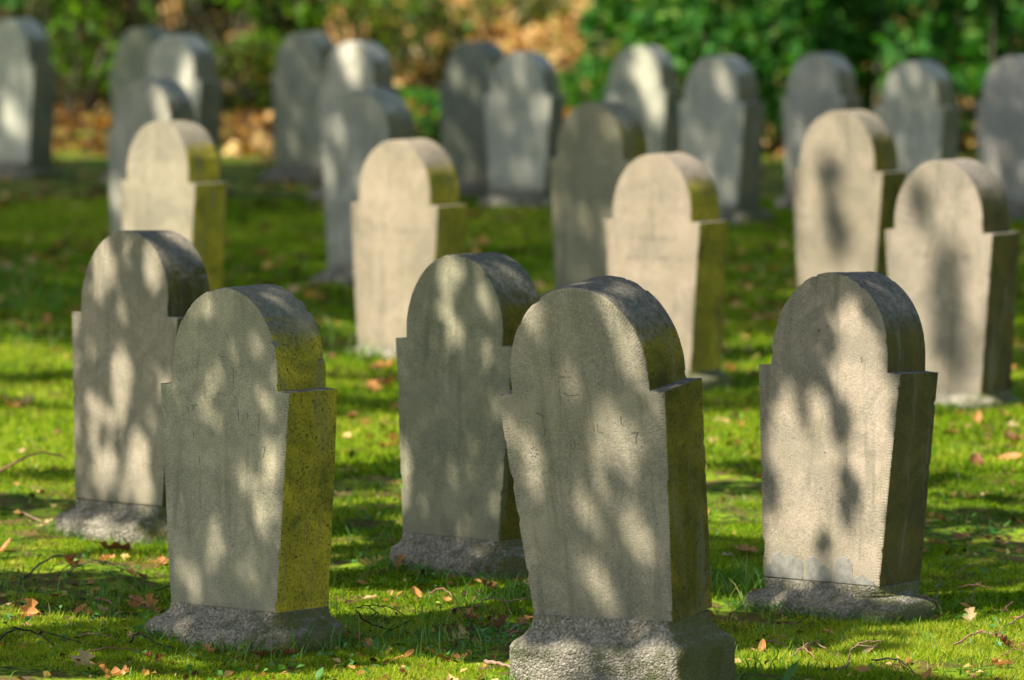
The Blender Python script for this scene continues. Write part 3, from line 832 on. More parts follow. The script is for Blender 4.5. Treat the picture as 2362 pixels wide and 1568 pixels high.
def shrub(px, py, Yd, w, h, n, size, mat, label, seed, kind='shrub', low=0.0, group=None, clump=3.0, thr=-.02):
    l = beside(px, 300, Yd); l.z = float(ground_z(l.x, l.y))
    g = np.random.default_rng(seed)
    q = g.normal(0, 1, (n * 3, 3)); q /= np.linalg.norm(q, axis=1)[:, None]
    rad = g.uniform(.35, 1.0, n * 3) ** .5
    P = q * rad[:, None] * np.array([w, w * .8, h * .5]) * (1 + .25 * fbm(q[:, 0] * 2, q[:, 1] * 2, q[:, 2] * 2, seed, 2))[:, None]
    P[:, 2] += h * .5 + low
    keep = fbm(P[:, 0] * clump, P[:, 1] * clump, P[:, 2] * clump, seed + 3, 2) > thr
    P = P[keep & (P[:, 2] > .02)][:n]
    e = empty(kind, l); tag(e, label, 'shrub' if kind != 'sapling' else 'sapling', group)
    parts = []
    rr = random.Random(seed)
    for i in range(9):
        t = Vector(P[rr.randrange(len(P))]); parts.append(tube_data(spline([(rr.uniform(-.08, .08), rr.uniform(-.08, .08), -.05), (t.x * .5, t.y * .5, t.z * .6), t], 5), [.016 * (1 - k / 14) for k in range(11)], 5))
    v, f = merge(parts); link('stems', py_mesh('stems', v, f), M_bark, e)
    V, fc, rnd = leaf_cloud(P, g.uniform(.7, 1.3, len(P)) * size, .7, .36, seed)
    link('foliage', np_mesh('foliage', V, fc, rnd), mat, e)
    return e
GB = 'bushes along the wood edge'
shrub(1720, 0, 39.2, .62, 1.35, 1500, .10, M_shrub, 'dark green blurred bush behind the right centre far stones', 51, group=GB)
shrub(1990, 0, 39.8, .72, 1.6, 2000, .11, M_shrub, 'large blue green blurred bush behind the stones right of centre', 52, group=GB)
shrub(2290, 0, 38.8, .70, 1.6, 1900, .11, M_shrub, 'bright green blurred bush filling the top right corner', 53, group=GB)
shrub(2520, 0, 40.5, .8, 1.8, 1500, .11, M_shrub, 'green bush just outside the right edge', 54, group=GB)
shrub(1490, 0, 40.8, .5, 1.0, 900, .09, M_shrub, 'small dark blurred bush right of the orange leaf litter', 55, group=GB)
shrub(1400, 0, 43.0, .35, .40, 500, .07, M_shrub, 'low dark blurred bush beneath the bright litter spot', 56, group=GB)
shrub(560, 0, 43.2, .40, .55, 700, .08, M_olive, 'low dark blurred bush between the two left far pairs', 77, group=GB, thr=-.25)
shrub(190, 0, 44.0, .40, .55, 600, .08, M_olive, 'low dark blurred bush right of the left edge stone, behind orange litter', 78, group=GB, thr=-.25)
shrub(960, 0, 38.5, .33, .42, 500, .07, M_shrub, 'low dark green blurred bush left of the dark centre pair', 57, group=GB)
shrub(1860, 0, 41.5, .75, 1.5, 1500, .11, M_shrub, 'dark blurred bush in the gap between the two right green bushes', 64, group=GB)
shrub(2140, 0, 41.8, .75, 1.5, 1500, .11, M_shrub, 'green blurred bush behind the stones at the right', 65, group=GB)
shrub(1600, 0, 44, .8, 1.5, 1300, .10, M_olive, 'olive brown blurred bush above the sun streaked far stone', 66, group=GB)
shrub(60, 0, 45, .75, 1.4, 1500, .09, M_olive, 'dark blurred undergrowth bush behind the left edge stone', 58, group=GB)
shrub(300, 0, 46, .80, 1.4, 1500, .09, M_olive, 'brownish blurred bush above the overlapping left pair', 59, group=GB)
shrub(545, 0, 45, .60, 1.3, 1300, .09, M_olive, 'olive blurred bush between the two left far pairs', 60, group=GB)
shrub(790, 0, 48, .75, 1.2, 1200, .09, M_olive, 'brown olive blurred bush behind the pair left of centre', 61, group=GB)
shrub(980, 0, 47, .45, .75, 600, .08, M_olive, 'straw coloured blurred undergrowth left of the dark centre pair', 67, group=GB, thr=-.05)
shrub(1130, 0, 58, .7, .5, 300, .10, M_olive, 'thin straw coloured undergrowth behind the centre pair', 62, group=GB, thr=0)
shrub(1300, 0, 64, .7, .6, 250, .10, M_olive, 'sparse yellowish undergrowth at the top right of the litter', 63, group=GB, thr=0)
GS = 'young beeches with bright leaves at the wood edge'
shrub(430, 0, 44, .45, .7, 260, .11, M_bright, 'bright green sapling leaves above the left far pair', 70, 'sapling', .42, GS, 2.0, .05)
shrub(680, 0, 45, .55, .6, 380, .11, M_bright, 'bright green sapling leaves at the top edge left of centre', 71, 'sapling', .50, GS, 2.0, .0)
shrub(190, 0, 43, .35, .7, 90, .10, M_bright, 'sparse bright sapling beside the left edge stone', 72, 'sapling', .15, GS, 2.0, .05)
shrub(860, 0, 50, .5, .5, 200, .11, M_bright, 'yellow green sapling leaves at the top edge above the sun flecked stone', 73, 'sapling', .42, GS, 2.0, .0)
shrub(1500, 0, 52, .5, .6, 220, .12, M_bright, 'bright green sapling leaves at the top edge right of the yellowish trunk', 74, 'sapling', .25, GS, 2.0, .0)
shrub(610, 0, 44.6, .22, .40, 110, .10, M_bright, 'small bright green sprig between the two left far pairs', 75, 'sapling', .18, GS, 2.0, -.1)
shrub(30, 0, 44, .4, .6, 200, .11, M_shrub, 'dark green sapling leaves above the left edge stone', 76, 'sapling', .5, GS, 2.0, 0)

# leaf litter of the wood floor
n = 15000
X = rng.uniform(-1, 1, n); Y = rng.uniform(38.5, 78, n) ** 1.0
X = X * (Y * .095 + .5)
keep = fbm(X * .9, Y * .5, 0, 77, 2) > -.35
X, Y = X[keep], Y[keep]
Z = ground_z(X, Y) + rng.uniform(.01, .06, len(X))
V, fc, rnd = leaf_cloud(np.stack([X, Y, Z], 1), rng.uniform(.08, .20, len(X)), .75, .4, 78)
o = link('leaf_litter', np_mesh('leaf_litter', V, fc, rnd), M_litter)
tag(o, 'orange brown leaf litter covering the sunny wood floor', 'leaf litter', kind='stuff')

# ------------------------------------------------------------------ moss and grass
def in_view(x, y, mx=90, my=60):
    p = np.stack([x, y, ground_z(x, y)], -1)
    a, b, _ = project(p)
    return (a > -mx) & (a < CW + mx) & (b < CH + my)

def near_plinth(x, y, pad=.0):
    m = np.zeros(len(x), bool)
    for key, (e, sl, base, s, th, z0) in STONE.items():
        dx, dy = x - base.x, y - base.y
        lx = dx * math.cos(th) - dy * math.sin(th); ly = dx * math.sin(th) + dy * math.cos(th)
        m |= (np.abs(lx) < (WB + .045) * s + pad) & (np.abs(ly) < (TH * .55 + .045) * s + pad)
    return m

def blades(x, y, h, w, lean, seed, segs=1):
    g = np.random.default_rng(seed); n = len(x)
    z = ground_z(x, y) - .002
    a = g.uniform(0, np.pi * 2, n); b = g.uniform(0, np.pi * 2, n)
    P = np.stack([x, y, z], 1)
    sd = np.stack([np.cos(a), np.sin(a), np.zeros(n)], 1) * w[:, None] / 2
    ld = np.stack([np.cos(b), np.sin(b), np.zeros(n)], 1) * (lean * h)[:, None]
    if segs == 1:
        tip = P + ld + np.array([0, 0, 1]) * h[:, None]
        V = np.stack([P - sd, P + sd, tip], 1).reshape(-1, 3)
        f = np.arange(n * 3).reshape(-1, 3)
        return V, f, np.repeat(g.uniform(0, 1, n), 3)
    rows = []
    for t, ww in ((0, 1), (.35, .95), (.7, .65)):
        c = P + ld * t * t + np.array([0, 0, 1]) * (h * (t - .25 * t * t * np.minimum(1, lean)))[:, None]
        rows += [c - sd * ww, c + sd * ww]
    tip = P + ld + np.array([0, 0, 1]) * (h * (1 - .3 * np.minimum(1, lean)))[:, None]
    V = np.stack(rows + [tip], 1).reshape(-1, 3)
    i = np.arange(n)[:, None] * 7
    f = np.concatenate([i + q for q in ([0, 1, 3], [0, 3, 2], [2, 3, 5], [2, 5, 4], [4, 5, 6])], 0)
    return V, f, np.repeat(g.uniform(0, 1, n), 7)

def patches(x, y, seed, f=2.2): return fbm(x * f, y * f * .8, 0, seed, 3)

n = 620000
Y = 13.2 + (rng.uniform(0, 1, n) ** 1.5) * 6.3; X = rng.uniform(-1, 1, n) * (Y * .0783 + .12)
k = ~near_plinth(X, Y, -.005) & in_view(X, Y); X, Y = X[k], Y[k]
bare = patches(X, Y, 211, 1.7) + .35 * patches(X, Y, 212, 7)
k = bare < rng.uniform(-.02, .28, len(X)); X, Y = X[k], Y[k]
pt = patches(X, Y, 201)
hgt = rng.uniform(.006, .017, len(X)) * (1.1 + .7 * pt)
V1, f1, r1 = blades(X, Y, hgt, rng.uniform(.0025, .0055, len(X)), rng.uniform(.2, 1.3, len(X)), 1)
r1 = np.clip(r1 * .75 + .2 + np.repeat(patches(X, Y, 205, 1.3), 3) * .55, 0, 1)
n = 210000
Y2 = rng.uniform(19.3, 34, n); X2 = rng.uniform(-1, 1, n) * (Y2 * .0783 + .15)
k = ~near_plinth(X2, Y2, -.01); X2, Y2 = X2[k], Y2[k]
V2, f2, r2 = blades(X2, Y2, rng.uniform(.012, .03, len(X2)), rng.uniform(.006, .011, len(X2)), rng.uniform(.2, 1.2, len(X2)), 2)
r2 = np.clip(r2 * .75 + .15 + np.repeat(patches(X2, Y2, 205, 1.3), 3) * .55, 0, 1)
o = link('moss', np_mesh('moss', np.concatenate([V1, V2]), np.concatenate([f1, f2 + len(V1)]), np.concatenate([r1, r2])), M_moss)
tag(o, 'bright green moss carpet covering the ground between the stones', 'moss', kind='stuff')

# grass: tufts at the plinths, loose blades elsewhere
gxs, gys, ghs = [], [], []
def tuft(px, py, n, spread, h):
    c = on_ground(px, py)
    x = rng.normal(c.x, spread, n); y = rng.normal(c.y, spread * 1.6, n)
    k = ~near_plinth(x, y, -.005)
    gxs.append(x[k]); gys.append(y[k]); ghs.append(rng.uniform(.35, 1, k.sum()) * h)
for a in [(730, 1490, 60, .05, .10), (780, 1470, 45, .05, .09), (500, 1515, 22, .10, .09), (600, 1520, 20, .08, .08), (660, 1510, 20, .05, .07), (330, 1400, 60, .10, .09), (270, 1385, 30, .05, .08), (40, 1370, 30, .06, .07),
          (960, 1500, 60, .07, .10), (1010, 1470, 40, .05, .10), (880, 1480, 40, .10, .08), (1100, 1500, 50, .08, .06), (1150, 1390, 60, .06, .07), (1215, 1375, 45, .03, .08), (1060, 1370, 30, .06, .05), (860, 1250, 60, .07, .06), (820, 1180, 30, .08, .06),
          (1700, 1370, 70, .06, .11), (1730, 1330, 40, .04, .09), (1660, 1340, 40, .05, .08), (1690, 1560, 14, .05, .10), (1640, 1590, 14, .05, .11), (1780, 1520, 50, .10, .05), (1860, 1480, 40, .08, .05), (2050, 1490, 40, .1, .05), (2300, 1500, 60, .12, .05),
          (350, 1260, 50, .05, .05), (60, 720, 90, .16, .22), (110, 780, 60, .15, .14), (30, 650, 50, .14, .22), (790, 780, 70, .10, .13), (740, 800, 50, .10, .12), (830, 830, 60, .06, .10), (1250, 640, 40, .15, .10), (1720, 640, 60, .2, .10), (2300, 930, 80, .10, .08), (2130, 930, 60, .10, .07), (1700, 870, 60, .15, .05), (1640, 860, 40, .05, .07),
          (230, 1255, 30, .07, .04), (980, 1310, 60, .08, .04), (1090, 1330, 60, .08, .05), (460, 1500, 30, .05, .05), (550, 700, 60, .3, .08), (620, 640, 60, .3, .09)]: tuft(*a)
for key_, (e_, sl_, b_, s_, th_, z0_) in STONE.items():
    if b_.y > 24: continue
    n = 420; sp_ = .068
    t_ = rng.uniform(0, 1, n); hx_, hy_ = (WB + sp_) * s_, (TH * .55 + sp_) * s_
    u_ = rng.uniform(-1, 1, n); side_ = rng.uniform(0, 1, n) < .72
    jx, jy = rng.normal(0, .012, n), rng.normal(0, .012, n)
    lx_ = np.where(side_, u_ * hx_, np.sign(rng.uniform(-1, 1, n)) * hx_) + jx
    ly_ = np.where(side_, -hy_, u_ * hy_) + jy
    gxs.append(b_.x + math.cos(th_) * lx_ + math.sin(th_) * ly_); gys.append(b_.y - math.sin(th_) * lx_ + math.cos(th_) * ly_)
    ghs.append(rng.uniform(.012, .045, n))
n = 8000
Y3 = 13.3 + rng.uniform(0, 1, n) ** 1.4 * 14; X3 = rng.uniform(-1, 1, n) * (Y3 * .08 + .1)
k = (patches(X3, Y3, 301, 1.1) > .0) & ~near_plinth(X3, Y3)
X3, Y3 = X3[k], Y3[k]
gxs.append(X3); gys.append(Y3); ghs.append(rng.uniform(.015, .05, len(X3)))
X3, Y3, H3 = map(np.concatenate, (gxs, gys, ghs))
V, f, r = blades(X3, Y3, H3, rng.uniform(.002, .005, len(X3)) * (1 + (Y3 > 18) * .7), rng.uniform(.15, 1.0, len(X3)), 3, 3)
o = link('grass', np_mesh('grass', V, f, r), M_grass)
tag(o, 'thin green grass blades growing through the moss and round the plinths', 'grass', kind='stuff')

# small round leaved ground cover
gx_, gy_ = [], []
for px, py, n, s in [(1010, 1300, 60, .08), (1070, 1320, 50, .07), (880, 1290, 45, .08), (930, 1330, 40, .08), (360, 1230, 40, .05), (150, 1330, 40, .15), (440, 1490, 30, .06), (300, 1470, 60, .12), (170, 1440, 60, .15), (950, 1490, 50, .08), (1120, 1490, 70, .10), (1190, 1470, 40, .06),
                    (2240, 1230, 40, .12), (2180, 1300, 40, .12), (1770, 1410, 30, .1), (2100, 1400, 30, .1), (2330, 1480, 40, .1), (700, 1540, 50, .15), (520, 1545, 40, .15), (850, 1180, 40, .1)]:
    c = on_ground(px, py); gx_.append(rng.normal(c.x, s, n)); gy_.append(rng.normal(c.y, s * 1.8, n))
gx_, gy_ = np.concatenate(gx_), np.concatenate(gy_)
k = ~near_plinth(gx_, gy_); gx_, gy_ = gx_[k], gy_[k]
P = np.stack([gx_, gy_, ground_z(gx_, gy_) + rng.uniform(.008, .028, len(gx_))], 1)
V, f, r = leaf_cloud(P, rng.uniform(.010, .022, len(P)), .5, .45, 91)
o = link('ground_cover', np_mesh('ground_cover', V, f, r), M_weed)
tag(o, 'small oval green leaves of creeping plants in the moss', 'ground cover', kind='stuff')

# ------------------------------------------------------------------ fallen leaves, one by one
def oak_leaf(seed, curl=.5, lobes=4):
    g = random.Random(seed)
    N = 18
    v, f = [], []
    for i in range(N + 1):
        t = i / N
        w = .30 * math.sin(math.pi * min(1, t * .93 + .05)) ** .7 * (1 + .45 * math.sin(t * lobes * 2 * math.pi - 1.2)) * (.75 + .5 * t)
        w = max(w, .015)
        x = t - .5
        zc_ = curl * .55 * (x * x * 2 - .2) + .03 * math.sin(9 * t + seed)
        for sgn in (-1, -.5, 0, .5, 1):
            v.append((x + .05 * abs(sgn) * math.cos(t * 8), w * sgn * (1 - .25 * curl * abs(sgn)), zc_ + curl * .9 * w * sgn * sgn * (1 + .3 * math.sin(7 * t + seed)) + g.uniform(-.012, .012)))
    for i in range(N):
        for k in range(4):
            a = i * 5 + k; f.append((a, a + 1, a + 6, a + 5))
    vv, ff = tube_data([(-.5, 0, v[2][2]), (-.62, .01, v[2][2] + .02), (-.75, .03, v[2][2] + .06)], .012, 5)
    o_ = len(v); v += vv; ff = [tuple(q + o_ for q in z) for z in ff]
    return v, f + ff
def simple_leaf(seed, curl=.4):
    g = random.Random(seed); N = 12; v, f = [], []
    for i in range(N + 1):
        t = i / N; w = .26 * math.sin(math.pi * (t * .96 + .02)) ** .8; x = t - .5
        zc_ = curl * .5 * (x * x * 2 - .1)
        for sgn in (-1, -.5, 0, .5, 1): v.append((x, w * sgn, zc_ + curl * 1.1 * w * sgn * sgn + g.uniform(-.01, .01)))
    for i in range(N):
        for k in range(4):
            a = i * 5 + k; f.append((a, a + 1, a + 6, a + 5))
    return v, f
LEAFM = {}
for c, mt in M_dl.items():
    for kind in ('oak', 'flat', 'oval'):
        for sd in range(2):
            v, f = oak_leaf(sd * 5 + 1, .75) if kind == 'oak' else oak_leaf(sd * 7 + 2, .25, 3) if kind == 'flat' else simple_leaf(sd + 3, .5)
            me = py_mesh('fallen_leaf', v, f, True); me.materials.append(mt); LEAFM[c, kind, sd] = me
def fallen(px, py, size, c, kind, label, group=None, rot=None, tilt=None, lift=.012):
    p = on_ground(px, py, lift)
    o = bpy.data.objects.new('fallen_leaf', LEAFM[c, kind, random.randrange(2)]); col.objects.link(o)
    o.location = p; o.scale = (size,) * 3
    tl = tilt if tilt is not None else random.uniform(-.5, .5)
    o.rotation_euler = (random.uniform(-.5, .5), tl, rot if rot is not None else random.uniform(0, 6.28))
    tag(o, label, 'leaf', group)
    return o
named = [
 (65, 1425, .075, 'orange', 'oak', 'upright orange curled leaf at the left edge of the front moss ridge', 1.0, -1.0),
 (185, 1418, .045, 'orange', 'oval', 'small orange leaf halfway between the left edge and the front left stone', .5, -.6),
 (235, 1415, .045, 'pale', 'oak', 'pale crumpled leaf in the front moss left of the front left stone', .8, .4),
 (350, 1408, .065, 'orange', 'oak', 'orange lobed leaf leaning at the left of the front left plinth', 2.4, -.8),
 (305, 1330, .055, 'orange', 'flat', 'flat orange leaf left of the front left stone, below the shaded moss', 1.2, .1),
 (265, 1275, .09, 'brown', 'flat', 'dark brown curled leaf in the shade under the rear left plinth', .2, .2),
 (165, 1305, .07, 'brown', 'oak', 'brown leaf in the deep shade left of the rear left plinth', .9, .3),
 (105, 1215, .06, 'pale', 'flat', 'pale torn leaf beside the rear left plinth', 2.0, .1),
 (15, 1270, .06, 'orange', 'oval', 'orange leaf cut by the left edge of the picture', .9, -.7),
 (190, 1535, .07, 'pale', 'flat', 'pale yellow leaf at the bottom edge on the left', 1.2, -.5),
 (260, 1550, .075, 'orange', 'oak', 'reddish orange leaf at the bottom edge beside a green oval leaf', .3, .2),
 (355, 1527, .05, 'brown', 'oak', 'small brown leaf under the front left plinth at the bottom', .1, .1),
 (610, 1520, .06, 'brown', 'flat', 'reddish brown leaf in the lit moss below the front left plinth', .2, .1),
 (665, 1530, .05, 'brown', 'oak', 'dark red leaf right below the corner of the front left plinth', .7, .2),
 (850, 1388, .055, 'pale', 'flat', 'tan flat leaf on the lit moss right of the front left stone', .1, 0),
 (925, 1312, .05, 'orange', 'oak', 'orange forked leaf standing at the centre rear plinth', 1.4, -.9),
 (790, 1153, .055, 'pale', 'flat', 'pale orange leaf on the lit moss right of the yellow flank', .2, .1),
 (895, 1028, .055, 'orange', 'flat', 'orange leaf lying just left of the mottled centre stone', .4, .1),
 (885, 1175, .06, 'orange', 'flat', 'tan leaf beside the foot of the mottled centre stone', .3, .1),
 (1080, 1432, .045, 'orange', 'oak', 'small orange leaf on the lit moss between the two front stones', .4, .3),
 (1150, 1450, .06, 'brown', 'oak', 'brown lobed leaf in the shaded hollow left of the tall plinth', 1.2, -.5),
 (1210, 1440, .05, 'orange', 'flat', 'orange brown leaf touching the neck of the tall plinth', .8, -.3),
 (945, 1520, .04, 'orange', 'oval', 'small orange leaf at the bottom between the front stones', 1.1, -.4),
 (1745, 1395, .060, 'orange', 'oak', 'orange forked leaf standing left of the mortar patched stone\'s plinth', 1.5, -1.0),
 (1855, 1392, .05, 'brown', 'oval', 'brown leaf leaning on the lit plinth of the mortar patched stone', .5, -.4),
 (1912, 1467, .04, 'orange', 'oval', 'little orange leaf on the moss below the mortar patched stone', 2.4, -.3),
 (1720, 1273, .07, 'orange', 'flat', 'bright orange leaf between the leaning stone and the front right stone', .1, .2),
 (1675, 1275, .045, 'pale', 'flat', 'pale leaf close to the flank of the leaning stone', .3, .1),
 (1760, 1505, .045, 'orange', 'oval', 'red orange upright leaf right of the tall plinth', 1.3, -1.0),
 (2238, 1437, .060, 'pale', 'oak', 'pale orange curled leaf at the foot of an upright twig, lower right', 1.3, -.7),
 (2005, 1512, .055, 'pale', 'flat', 'tan leaf beside the curved twig at the bottom right', .9, -.4),
 (2160, 1258, .065, 'orange', 'flat', 'orange folded leaf right of the dark flank of the front right stone', .4, .3),
 (2215, 1243, .055, 'brown', 'flat', 'brown strip of leaf on the lit moss near the right edge', .1, 0),
 (2295, 1258, .055, 'pale', 'flat', 'pale leaf in the lit moss band at the right edge', .1, .2),
 (2255, 975, .055, 'orange', 'oval', 'upright orange leaf at the right edge behind the front right stone', 1.3, -1.0),
 (2140, 1570, .05, 'orange', 'oval', 'orange leaf on the bottom edge at the right', 1.1, -.5),
 (1990, 1556, .045, 'orange', 'flat', 'orange leaf on the bottom edge beneath the curved twig', .2, .1),
 (2330, 1500, .07, 'brown', 'oak', 'brown leaf heap in the lower right corner', .2, .4),
 (2310, 1540, .06, 'orange', 'flat', 'orange lobed leaf in the lower right corner', .5, .2),
 (55, 690, .08, 'brown', 'flat', 'brown blurred leaf in the grass at the left edge', .3, .2),
 (105, 745, .085, 'orange', 'oak', 'orange blurred leaf standing in the grass near the left edge', 1.2, -.7),
 (700, 600, .09, 'brown', 'flat', 'blurred brown leaf on the moss between the two cream stones on the left', .1, .2),
 (600, 590, .09, 'orange', 'flat', 'blurred orange leaf right of the leftmost cream stone', .1, .1),
 (1743, 826, .045, 'yellow', 'oval', 'small bright yellow leaf right of the cream lettered stone', .5, -.5),
 (2330, 860, .07, 'orange', 'flat', 'orange blurred leaf right of the stone with the blackened top', .9, -.5),
]
for (px, py, sz, c, kd, lb, rot, tl) in named: fallen(px, py, sz, c, kd, lb, None, rot, tl)
GL = 'dry leaves scattered over the moss'
marks_ = {'A': 'the front left stone', 'D': 'the leaning front stone', 'B': 'the rear left stone', 'C': 'the mottled centre stone', 'E': 'the mortar patched stone',
          'F': 'the leftmost cream stone', 'G': 'the cream stone near the centre', 'H': 'the cream lettered stone', 'J': 'the stone with the blackened top', 'L': 'the olive grey stone',
          'K': 'the grey round plinth stone', 'T': 'the far stone in the top centre', 'V': 'the far stone with a dark patch', 'N': 'the left edge stone', 'R': 'the far stone with a sun fleck'}
sc_used, cnt, tries = set(), 0, 0
kinds_ = {'oak': 'lobed', 'flat': 'flat', 'oval': 'oval'}
while cnt < 270 and tries < 9000:
    tries += 1
    yy = 430 + 1130 * random.random(); xx = random.uniform(0, 2362)
    p = on_ground(xx, yy)
    if near_plinth(np.array([p.x]), np.array([p.y]), .02)[0]: continue
    if fbm(p.x * 1.6, p.y * .9, 0, 404, 2) < -.15: continue
    near_k, best = None, 9e9
    for k_ in marks_:
        sx, sy = stones[k_][0] + 30, stones[k_][1] + 20
        dd = math.hypot(xx - sx, (yy - sy) * 2)
        if dd < best: near_k, best, ddx, ddy = k_, dd, xx - sx, yy - sy
    side = 'left of' if ddx < -90 else 'right of' if ddx > 90 else 'in front of' if ddy > 0 else 'behind'
    if side in ('left of', 'right of'): side = ('low ' if ddy > 25 else 'high ' if ddy < -45 else '') + side
    far_ = 'well ' if best > 330 else ''
    c = random.choices(['orange', 'brown', 'pale', 'yellow'], [7, 4, 4, .7])[0]
    kd = random.choice(['oak', 'flat', 'oval'])
    big = random.random() < .5
    lb = ('%s %s %s leaf %s%s %s' % ('larger' if big else 'tiny', c, kinds_[kd], far_, side, marks_[near_k])).replace('well low left of', 'far to the lower left of').replace('well low right of', 'far to the lower right of').replace('well high left of', 'far to the upper left of').replace('well high right of', 'far to the upper right of').replace('well ', 'well ').replace('low left of', 'to the lower left of').replace('low right of', 'to the lower right of').replace('high left of', 'to the upper left of').replace('high right of', 'to the upper right of')
    lb = lb.replace('to the to the', 'to the')
    if lb in sc_used or len(lb.split()) > 16: continue
    sc_used.add(lb)
    fallen(xx, yy, (random.uniform(.045, .07) if big else random.uniform(.026, .040)) * (1.0 if p.y < 19 else 1.35), c, kd, lb, GL)
    cnt += 1
# crumbs of litter among the moss
n = 13000
Y = 13.3 + rng.uniform(0, 1, n) ** 1.2 * 26; X = rng.uniform(-1, 1, n) * (Y * .08 + .1)
k = ~near_plinth(X, Y) & (fbm(X * 1.8, Y * .9, 0, 505, 2) > rng.uniform(-.4, .5, n)); X, Y = X[k], Y[k]
V, f, r = leaf_cloud(np.stack([X, Y, ground_z(X, Y) + .009], 1), rng.uniform(.008, .032, len(X)) * (1 + .6 * (Y > 20) + .9 * (Y > 24)), .5, .36, 92)
o = link('leaf_crumbs', np_mesh('leaf_crumbs', V, f, r), M_litter)
tag(o, 'tiny brown leaf fragments sprinkled through the moss', 'leaf fragments', kind='stuff')

# ------------------------------------------------------------------ twigs
def twig(paths, label, mat, r=.0022, lying=True, base=None):
    """paths: lists of measured points; lying twigs follow the ground, standing ones rise at the distance of their foot"""
    parts = []
    foot = on_ground(*(base or paths[0][0]))
    for pi, pth in enumerate(paths):
        pts = []
        for k_, q in enumerate(pth):
            if lying:
                w = on_ground(q[0], q[1], .008 + (q[2] if len(q) > 2 else .006 * (1 + math.sin(k_ * 2.1 + pi))))
            else:
                w = beside(q[0], q[1], foot.y + .01 * k_)
            pts.append(w)
        pts = spline(pts, 5) if len(pts) > 2 else pts
        n_ = len(pts)
        pts = [Vector((p.x + .0015 * math.sin(i * 1.7 + pi), p.y, p.z + .0015 * math.cos(i * 2.3))) for i, p in enumerate(pts)]
        rr = r * (1 if pi == 0 else .65)
        parts.append(tube_data([p - foot for p in pts], [rr * (1 - .55 * i / n_) for i in range(n_)], 6))
    v, f = merge(parts)
    o = link('twig', py_mesh('twig', v, f), mat); o.location = foot
    tag(o, label, 'twig')
    return o
twig([[(905, 1452), (850, 1435), (822, 1405), (850, 1395), (900, 1400), (940, 1422)], [(850, 1396), (870, 1412), (893, 1425), (890, 1440)], [(870, 1412), (858, 1418)], [(905, 1452), (870, 1462), (830, 1470)], [(905, 1452), (950, 1428)]],
     'black curled branching twig on the lit moss right of the front left stone', M_twig_dark, .0022, False, (880, 1462))
twig([[(1095, 1412), (1130, 1405), (1160, 1402), (1200, 1393), (1240, 1388)], [(1160, 1402), (1180, 1408)]], 'long tan twig running to the foot of the leaning stone', M_twig_tan, .0026)
twig([[(1090, 1385), (1103, 1370), (1107, 1356)]], 'short upright pink twig between the front stones', M_twig_pink, .0022, False, (1085, 1390))
twig([[(990, 1380), (1020, 1373), (1045, 1376)]], 'short curved reddish twig on the lit moss between the front stones', M_twig_pink, .002)
twig([[(1060, 1420), (1085, 1452), (1090, 1470), (1060, 1478)], [(1078, 1440), (1090, 1422)]], 'small dark forked twig in the shaded hollow between the front stones', M_twig_dark, .002)
twig([[(-20, 1100), (30, 1068), (90, 1043), (150, 1053)]], 'arching bare pinkish stem entering from the left edge', M_twig_pink, .0042, False, (-30, 1180))
twig([[(52, 1192), (85, 1212), (120, 1220)], [(60, 1222), (105, 1212)]], 'pinkish forked twig beside the rear left plinth', M_twig_tan, .003)
twig([[(300, 1375), (325, 1390), (345, 1408)]], 'short pink stalk leaning on the orange leaf left of the front left plinth', M_twig_pink, .003, False, (350, 1412))
twig([[(220, 1395), (250, 1402), (272, 1412)]], 'short pink stick lying left of the front left plinth', M_twig_pink, .003)
twig([[(50, 1345), (120, 1300), (190, 1292), (260, 1310), (300, 1320)], [(190, 1292), (150, 1325), (100, 1368)], [(240, 1318), (290, 1322)]], 'dark crooked twig in the shade left of the front left stone', M_twig_dark, .0028)
twig([[(150, 1335), (200, 1320), (240, 1318)]], 'grey tan twig above the orange leaf on the left', M_twig_tan, .0025)
twig([[(245, 1205), (280, 1250), (310, 1280)], [(160, 1170), (175, 1195), (215, 1165)], [(240, 1235), (300, 1238), (350, 1250)]], 'black bent twig in front of the rear left plinth', M_twig_dark, .0026)
twig([[(-10, 1495), (35, 1468), (90, 1470), (125, 1500)], [(90, 1470), (170, 1490), (245, 1500)], [(170, 1490), (190, 1476)]], 'long black branching twig low on the left in front of the moss ridge', M_twig_dark, .0026)
twig([[(300, 1495), (320, 1478), (360, 1490), (400, 1495)]], 'black twig touching the front left plinth', M_twig_dark, .0026)
twig([[(160, 1515), (240, 1512), (330, 1508)]], 'thin straight red twig at the bottom left', M_twig_pink, .0022)
twig([[(2170, 1412), (2158, 1385), (2120, 1372), (2105, 1362)], [(2160, 1392), (2165, 1355), (2167, 1325)], [(2140, 1378), (2133, 1366)]], 'upright forked tan twig right of the front right plinth', M_twig_tan, .0030, False, (2172, 1414))
twig([[(2225, 1418), (2240, 1390), (2252, 1340)], [(2238, 1392), (2228, 1378)]], 'upright straight twig near the lower right', M_twig_tan, .0026, False, (2222, 1420))
twig([[(2305, 1420), (2320, 1400), (2338, 1385)], [(2318, 1402), (2332, 1418)]], 'short forked pink twig at the right edge', M_twig_pink, .003, False, (2302, 1422))
twig([[(1930, 1545), (1955, 1530), (1962, 1500), (1990, 1480), (2035, 1478)], [(1975, 1488), (2030, 1492)], [(1930, 1545), (1870, 1552)]], 'curved tan twig arching over the moss at the bottom right', M_twig_tan, .0030, False, (1930, 1550))
twig([[(2010, 1535), (2070, 1545), (2110, 1560)], [(2070, 1545), (2085, 1535)]], 'dark branching twig on the bottom edge at the right', M_twig_dark, .0026)
twig([[(2362, 1430), (2330, 1455), (2280, 1462)], [(2250, 1462), (2290, 1475), (2362, 1490)]], 'greyish twigs crossing at the right edge', M_twig_tan, .0026)
